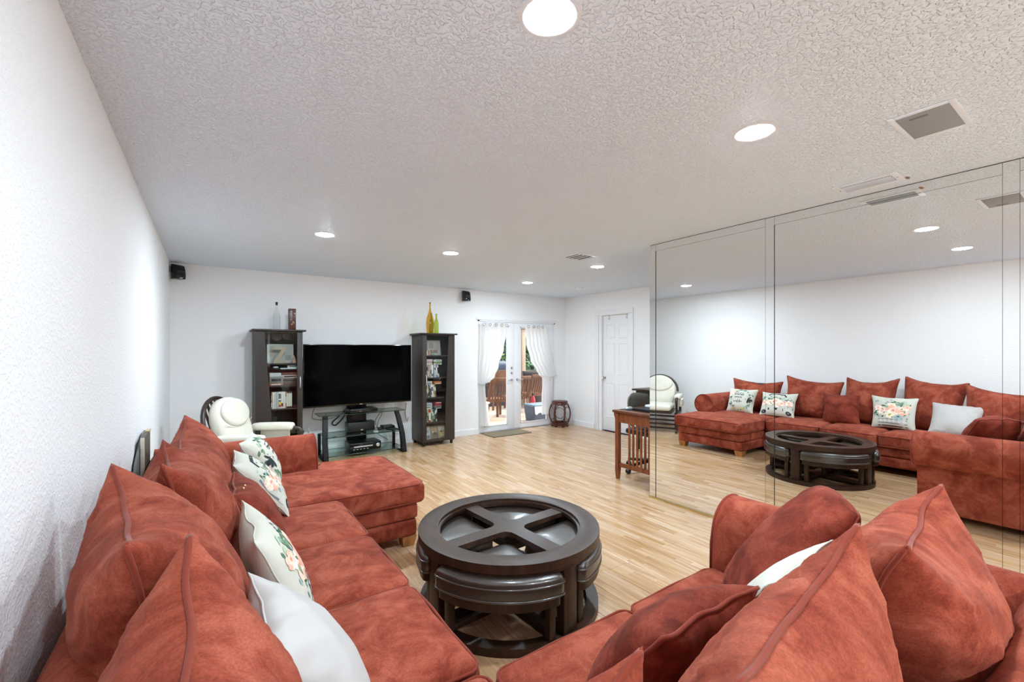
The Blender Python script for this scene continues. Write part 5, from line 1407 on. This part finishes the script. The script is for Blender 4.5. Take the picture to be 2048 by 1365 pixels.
build('back_bracket', MB().tube([(4.31, 3.40, .42), (4.31, 3.55, .43), (4.31, 3.60, .50), (4.31, 3.585, .68)], .018, 8), M['black_plastic'], oc, smooth=60)
build('gas_column', MB().lathe([(.045, .10), (.03, .13), (.026, .43)], (4.31, 3.32, 0), 14), M['black_plastic'], oc)
for k in range(5):
    a = 2 * PI * k / 5 + 2.95; e = (4.31 + .34 * math.cos(a), 3.32 + .30 * math.sin(a))
    build('base_arm', MB().tube([(4.31, 3.32, .12), (e[0], e[1], .085)], [.026, .016], 8), M['black_plastic'], oc, smooth=60)
    cw = MB().lathe([(.027, -.02), (.03, -.01), (.03, .01), (.027, .02)], (e[0], e[1], .030), 14, axis='y'); cw.tube([(e[0], e[1], .03), (e[0], e[1], .09)], .01, 6)
    build('caster', cw, M['black_plastic'], oc)
ch_ = root('console_table', (5.45, 4.05, 0), 'dark low console table against the right wall behind the office chair', 'table')
build('table_top', MB().rbox((5.02, 3.55, .845), (5.74, 4.20, .870), .004), M['espresso'], ch_)
build('apron', MB().rbox((5.06, 3.60, .76), (5.72, 4.16, .845), .003), M['espresso_mat'], ch_)
for (x, y) in ((5.08, 3.62), (5.70, 3.62), (5.08, 4.14), (5.70, 4.14)): build('leg', MB().rbox((x - .02, y - .02, 0), (x + .02, y + .02, .77), .003), M['espresso'], ch_)
kn = MB()
for k in range(8): kn.sphere((5.10 + .08 * k, 3.595, .83), .009, 8, 5)
build('bead_trim', kn, M['espresso'], ch_)

# ------------------------------------------------------------------ garden stool and doormat by the French doors
gs = root('drum_stool', (5.415, 6.225, 0), 'openwork dark red wooden drum stool beside the French doors', 'stool')
cx, cy = 5.415, 6.225
bar = lambda t: .135 + .055 * math.sin(PI * min(1, max(0, t)))
build('seat_top', MB().lathe([(.001, .478), (.140, .478), (.150, .470), (.150, .440), (.158, .425), (.158, .405), (.148, .402), (.001, .402)], (cx, cy, 0), 36, caps=False), M['rosewood'], gs, smooth=40)
build('inset', MB().lathe([(.001, .4795), (.118, .4795), (.118, .478)], (cx, cy, 0), 32, caps=False), cmat((120, 92, 84)), gs)
build('base_hoop', MB().lathe([(.150, .085), (.163, .075), (.158, .035), (.150, .022), (.130, .022), (.130, .085)], (cx, cy, 0), 36, closed=True), M['rosewood'], gs, smooth=40)
for k in range(6):
    a = 2 * PI * k / 6 + .3; pts = []
    for j in range(11):
        t = j / 10; r_ = .150 + .045 * math.sin(PI * t); pts.append((cx + r_ * math.cos(a), cy + r_ * math.sin(a), .07 + .345 * t))
    build('rib', MB().tube(pts, .0125, 8), M['rosewood'], gs, smooth=60)
    a2 = a + PI / 6; pts = []
    for j in range(24):
        b_ = 2 * PI * j / 24; z = .243 + .125 * math.sin(b_); aa = a2 + .58 * math.cos(b_); r_ = .150 + .042 * math.sin(PI * (z - .07) / .345) - .004
        pts.append((cx + r_ * math.cos(aa), cy + r_ * math.sin(aa), z))
    build('ring_ornament', MB().tube(pts, .0055, 6, closed=True), M['rosewood'], gs, smooth=180)
    ft = MB().rbox((cx + .140 * math.cos(a) - .02, cy + .140 * math.sin(a) - .02, 0), (cx + .140 * math.cos(a) + .02, cy + .140 * math.sin(a) + .02, .03), .006); build('foot', ft, M['rosewood'], gs)
def checker_rug():
    m, nt, b = nodes_of('woven_doormat'); N, L = nt.nodes, nt.links
    tc = N.new('ShaderNodeTexCoord'); mp = N.new('ShaderNodeMapping'); mp.inputs['Rotation'].default_value = (0, 0, .8); L.new(tc.outputs['Object'], mp.inputs['Vector'])
    br = N.new('ShaderNodeTexBrick'); br.inputs['Scale'].default_value = 1.0; br.inputs['Brick Width'].default_value = .05; br.inputs['Row Height'].default_value = .022; br.inputs['Mortar Size'].default_value = .006
    br.inputs['Color1'].default_value = lin(176, 158, 124); br.inputs['Color2'].default_value = lin(160, 142, 110); br.inputs['Mortar'].default_value = lin(82, 74, 58)
    L.new(mp.outputs['Vector'], br.inputs['Vector']); L.new(br.outputs['Color'], b.inputs['Base Color']); b.inputs['Roughness'].default_value = .9
    return m
M['mat_rug'] = checker_rug()
dm = root('doormat', (4.2, 6.22, 0), 'tan woven rectangular doormat in front of the French doors', 'doormat')
build('pile', MB().rbox((3.835, 6.025, .001), (4.575, 6.415, .010), .003), M['mat_rug'], dm)
eb = MB()
for lo, hi in (((3.82, 6.01, .0005), (4.59, 6.027, .011)), ((3.82, 6.413, .0005), (4.59, 6.43, .011)), ((3.82, 6.01, .0005), (3.837, 6.43, .011)), ((4.573, 6.01, .0005), (4.59, 6.43, .011))): eb.rbox(lo, hi, .002)
build('binding', eb, cmat((96, 88, 72)), dm)

# ------------------------------------------------------------------ curtains, tied back
def curtain(label, rows, side, rod, rings, rings_z, folds, seed):
    r = root('curtain', ((rod[0] + rod[1]) / 2, YB - .05, 0), label, 'curtain', 'sheer white tie-back curtains')
    nx = 46; vs = []; fs = []
    # rows: (z, x0, x1, depth amplitude)
    zs = []
    for k in range(len(rows) - 1):
        m = 8
        for i in range(m):
            t = i / m; tt = t * t * (3 - 2 * t); a, b_ = rows[k], rows[k + 1]
            zs.append([a[j] + (b_[j] - a[j]) * (t if j == 0 else tt) for j in range(len(a))])
    zs.append(list(rows[-1]))
    for (z, x0, x1, amp, dz) in zs:
        for i in range(nx + 1):
            s = i / nx; x = x0 + (x1 - x0) * s
            w = math.sin(s * folds * 2 * PI + 1.2 * noise.noise(Vector((s * 2, z * 1.2, seed)))) + .5 * noise.noise(Vector((s * 7, z * 1.5, seed + 4)))
            vs.append((x, YB - .052 + amp * w, z + dz * (s if side > 0 else 1 - s)))
    for j in range(len(zs) - 1):
        for i in range(nx): fs.append((j * (nx + 1) + i, j * (nx + 1) + i + 1, (j + 1) * (nx + 1) + i + 1, (j + 1) * (nx + 1) + i))
    build('fabric', MB().add(vs, fs), M['sheer'], r, smooth=180)
    rd = MB().tube([(rod[0], YB - .030, rod[2]), (rod[1], YB - .030, rod[2])], .007, 8)
    for x in (rod[0], rod[1]): rd.sphere((x, YB - .030, rod[2]), .013, 10, 6)
    build('rod', rd, M['white_plastic'], r, smooth=60)
    for x in rings:
        pts = [(x + .024 * math.cos(2 * PI * k / 16), YB - .070, rings_z + .024 * math.sin(2 * PI * k / 16)) for k in range(16)]
        build('grommet', MB().tube(pts, .0055, 6, closed=True), M['chrome'], r, smooth=180)
    return r
c1 = curtain('sheer white curtain tied back on the left French door', [(1.895, 3.785, 4.345, .018, 0), (1.80, 3.79, 4.35, .018, 0), (1.45, 3.785, 4.27, .020, 0), (1.15, 3.775, 4.16, .022, -.01), (.965, 3.77, 4.075, .026, -.02), (.885, 3.775, 3.98, .030, -.02), (.845, 3.785, 3.88, .020, 0), (.78, 3.785, 3.885, .016, 0), (.45, 3.79, 3.915, .016, 0), (.13, 3.79, 3.965, .016, 0)], -1, (3.80, 4.40, 1.862), (3.86, 3.98, 4.10, 4.22, 4.32), 1.862, 6, 2)
build('tie_back', MB().tube([(3.775, YB - .02, .86), (3.80, YB - .085, .852), (3.86, YB - .09, .848), (3.89, YB - .05, .85)], .008, 8), M['sheer'], c1, smooth=180)
c2 = curtain('sheer white curtain tied back on the right French door', [(1.885, 4.735, 5.235, .018, 0), (1.80, 4.735, 5.25, .018, 0), (1.55, 4.765, 5.30, .020, 0), (1.25, 4.86, 5.39, .022, 0), (1.05, 5.00, 5.45, .026, 0), (.965, 5.06, 5.455, .030, .02), (.915, 5.13, 5.40, .022, .01), (.85, 5.14, 5.385, .018, 0), (.50, 5.12, 5.365, .016, 0), (.22, 5.12, 5.345, .016, 0)], 1, (4.66, 5.38, 1.852), (4.80, 4.92, 5.03, 5.13), 1.852, 6, 8)
build('tie_back', MB().tube([(5.50, YB - .02, .945), (5.44, YB - .085, .935), (5.25, YB - .095, .925), (5.12, YB - .06, .93)], .008, 8), M['sheer'], c2, smooth=180)

# ------------------------------------------------------------------ the patio outside
M['concrete'] = pmat('patio_concrete', lin(186, 170, 150), 0.85, var=.10, vscale=3, bump=.2, bscale=60)
build('patio_ground', MB().box((-14.0, YB + .14, -.12), (22.0, 22.0, -.05)).box((-14.0, -22.0, -.12), (22.0, YF - .14, -.05)), M['concrete'], loc=(6, 9, -.05), smooth=None, kind='structure', label='pale concrete patio outside the French doors')
M['teak'] = wood('patio_teak', lin(92, 58, 38), lin(130, 86, 58), 0.6, (16, 16, 3))
def patio_chair():
    r = root('patio_chair', (0, 0, 0))
    # back to the room: backrest at low y, tilted away from the seat
    def lean(z): return -.02 - .16 * max(0, (z - .40) / .5)
    for k in range(7):
        x = -.195 + .065 * k; vs = []
        for z in (.44, .60, .74, .84):
            y = lean(z) - .02 * math.sin(PI * (z - .44) / .4); vs += [(x - .017, y - .009, z), (x + .017, y - .009, z), (x + .017, y + .009, z), (x - .017, y + .009, z)]
        fs = [(3, 2, 1, 0), (12, 13, 14, 15)] + [(j * 4 + i, j * 4 + (i + 1) % 4, j * 4 + 4 + (i + 1) % 4, j * 4 + 4 + i) for j in range(3) for i in range(4)]
        build('back_slat', MB().add(vs, fs), M['teak'], r, local=True, smooth=None)
    build('top_rail', MB().rbox((-.245, lean(.87) - .016, .825), (.245, lean(.87) + .016, .905), .01), M['teak'], r, local=True)
    build('lower_rail', MB().rbox((-.235, -.035, .385), (.235, -.005, .455), .005), M['teak'], r, local=True)
    for s in (-1, 1):
        st_ = MB().tube([(s * .225, lean(.86), .86), (s * .225, lean(.6), .6), (s * .225, -.02, .40), (s * .225, -.05, .0)], .022, 6); build('rear_leg', st_, M['teak'], r, local=True, smooth=40)
        build('front_leg', MB().rbox((s * .225 - .022, .40, 0), (s * .225 + .022, .445, .43), .004), M['teak'], r, local=True)
    for k in range(6): build('seat_slat', MB().rbox((-.235, .01 + k * .072, .425), (.235, .07 + k * .072, .443), .003), M['teak'], r, local=True)
    return r
pc0 = patio_chair()
for i, (x, y, a, lab) in enumerate(((4.985, 7.72, -.10, 'brown slatted patio chair seen through the left French door'), (5.68, 7.95, -.12, 'brown slatted patio chair right of the door handles'), (6.42, 8.25, .02, 'brown slatted patio chair behind the grey bin'), (4.95, 9.35, PI, 'brown slatted patio chair on the far side behind the left curtain'))):
    o = pc0 if i == 0 else copy_tree(pc0)
    o.location = (x, y, -.05); o.rotation_euler.z = a; tagit(o, lab, 'chair', 'brown slatted patio chairs')
wc = root('plastic_chair', (4.38, 7.42, -.05), 'white plastic patio chair low behind the left curtain', 'chair')
for (x, y) in ((4.22, 7.30), (4.52, 7.30), (4.22, 7.60), (4.52, 7.60)): build('leg', MB().tube([(x, y, -.05), (4.37 + (x - 4.37) * .8, 7.45 + (y - 7.45) * .8, .38)], [.018, .028], 8), M['white_plastic'], wc, smooth=60)
build('seat', softbox((4.18, 7.28, .37), (4.54, 7.64, .41), .018, -.005, 8), M['white_plastic'], wc, smooth=180)
build('arm', MB().tube([(4.22, 7.60, .40), (4.19, 7.62, .52), (4.19, 7.40, .56), (4.20, 7.28, .50), (4.22, 7.29, .38)], .022, 8), M['white_plastic'], wc, smooth=60)
M['navy'] = pmat('blue_grey_cover', lin(62, 78, 98), 0.6, var=.15, vscale=5)
gr = root('covered_grill', (6.2, 10.0, -.05), 'blue grey covered grill in front of the hedge', 'grill')
build('body', MB().rbox((5.55, 9.70, -.05), (6.95, 10.35, .82), .03), M['navy'], gr)
build('hood', softbox((5.65, 9.74, .80), (6.75, 10.30, 1.12), .12, .02, 10), M['navy'], gr, smooth=180)
for k in range(3): build('cover_seam', MB().rbox((5.56, 9.692, .25 + .2 * k), (6.94, 9.702, .265 + .2 * k), .002), M['dark_metal'], gr)
pl = root('planter_box', (5.9, 9.3, .7), 'wooden planter box in front of the covered grill', 'planter')
build('box', MB().box((5.70, 9.02, .62), (6.25, 9.30, .92)), M['teak'], pl, smooth=None)
for (x, y) in ((5.73, 9.05), (6.22, 9.05), (5.73, 9.27), (6.22, 9.27)): build('leg', MB().box((x - .02, y - .02, -.05), (x + .02, y + .02, .63)), M['teak'], pl, smooth=None)
build('soil', MB().box((5.73, 9.05, .90), (6.22, 9.27, .925)), cmat((60, 46, 38)), pl, smooth=None)
po = root('patio_post', (6.95, 9.5, -.05), 'tan wooden post with a black cap outside the right French door', 'post')
build('shaft', MB().rbox((6.89, 9.44, -.05), (7.01, 9.56, 2.02), .006), cmat((206, 176, 146)), po)
build('cap', MB().rbox((6.84, 9.40, 1.99), (7.06, 9.60, 2.10), .01), M['black_plastic'], po)
gr2 = root('fire_pit', (7.15, 9.15, -.05), 'dark fire pit table at the foot of the patio post', 'fire pit')
build('bowl', MB().lathe([(.26, 0), (.30, .25), (.42, .70), (.44, .88), (.36, .90), (.001, .80)], (7.2, 9.1, -.05), 24), cmat((70, 60, 58)), gr2)
build('rim', MB().lathe([(.45, .88), (.45, .93), (.38, .93), (.38, .88)], (7.2, 9.1, -.05), 24, closed=True), cmat((110, 100, 94)), gr2)
bn = root('storage_bin', (5.70, 7.22, -.05), 'grey blue storage bin with a white bag over its rim outside the door', 'bin')
vs = [(5.50, 7.08, -.05), (5.90, 7.08, -.05), (5.90, 7.40, -.05), (5.50, 7.40, -.05), (5.47, 7.05, .26), (5.93, 7.05, .26), (5.93, 7.43, .26), (5.47, 7.43, .26)]
build('tub', MB().add(vs, [(3, 2, 1, 0), (4, 5, 6, 7)] + [(i, (i + 1) % 4, 4 + (i + 1) % 4, 4 + i) for i in range(4)]), cmat((70, 84, 102)), bn, smooth=None)
build('lid', MB().rbox((5.46, 7.04, .262), (5.94, 7.44, .30), .01), cmat((96, 122, 140)), bn)
bagv = []; bagf = []
for j in range(5):
    for i in range(25):
        s = i / 24; z = .275 - j * .035 * (1 + .5 * noise.noise(Vector((s * 6, 0, 3)))); x = 5.45 + .5 * s; bagv.append((x, 7.035 - .012 * j * .4 - .01 * noise.noise(Vector((s * 14, j * .7, 1))), z))
for j in range(4):
    for i in range(24): bagf.append((j * 25 + i, j * 25 + i + 1, j * 25 + 26 + i, j * 25 + 25 + i))
build('bag_rim', MB().add(bagv, bagf), M['white_plastic'], bn, smooth=180)
rb = root('red_canister', (5.93, 7.75, -.05), 'red canister standing between two patio chairs', 'canister')
build('body', MB().lathe([(.05, 0), (.055, .02), (.055, .38), (.03, .44), (.02, .46)], (5.93, 7.72, -.05), 18), cmat((190, 34, 44)), rb)
build('cap', MB().lathe([(.022, .46), (.022, .52), (.001, .52)], (5.93, 7.72, -.05), 12), M['black_plastic'], rb)
# hedge
def leaf_mat():
    m, nt, b = nodes_of('hedge_leaf'); N, L = nt.nodes, nt.links
    a = N.new('ShaderNodeAttribute'); a.attribute_name = 'Col'; L.new(a.outputs['Color'], b.inputs['Base Color']); b.inputs['Roughness'].default_value = .45
    b.inputs['Transmission Weight'].default_value = 0.0
    return m
rh = random.Random(21); hv = []; hf = []; hc = []
for k in range(9000):
    x = rh.uniform(4.6, 11.5); z = rh.uniform(-.05, 3.3); y = 11.2 + .35 * noise.noise(Vector((x * .9, z * .9, 2))) - .25 * rh.random() + .15 * z
    n_ = Vector((rh.gauss(0, .6), -1, rh.gauss(.35, .6))).normalized(); t = n_.orthogonal().normalized(); t = (Matrix.Rotation(rh.random() * 6.28, 3, n_) @ t); bb = n_.cross(t); l = rh.uniform(.05, .11); w = l * .45; p = Vector((x, y, z))
    o_ = len(hv); hv += [tuple(p - t * l), tuple(p + bb * w), tuple(p + t * l), tuple(p - bb * w)]; hf.append((o_, o_ + 1, o_ + 2, o_ + 3))
    g = rh.random(); yel = noise.noise(Vector((x * 1.1, z * 1.1, 9))) > .25
    hc.append(lin(150 + 50 * g, 170 + 40 * g, 70 + 20 * g) if yel else lin(40 + 50 * g, 84 + 60 * g, 52 + 40 * g))
hb = MB().add(hv, hf)
hr_ = root('hedge', (8.0, 11.4, -.05), 'dense green hedge beyond the patio behind the covered grill', 'hedge')
ho = build('foliage', hb, leaf_mat(), hr_, smooth=None, kind='stuff')
at = ho.data.color_attributes.new('Col', 'FLOAT_COLOR', 'CORNER')
for p in ho.data.polygons:
    for li in p.loop_indices: at.data[li].color = hc[p.index]
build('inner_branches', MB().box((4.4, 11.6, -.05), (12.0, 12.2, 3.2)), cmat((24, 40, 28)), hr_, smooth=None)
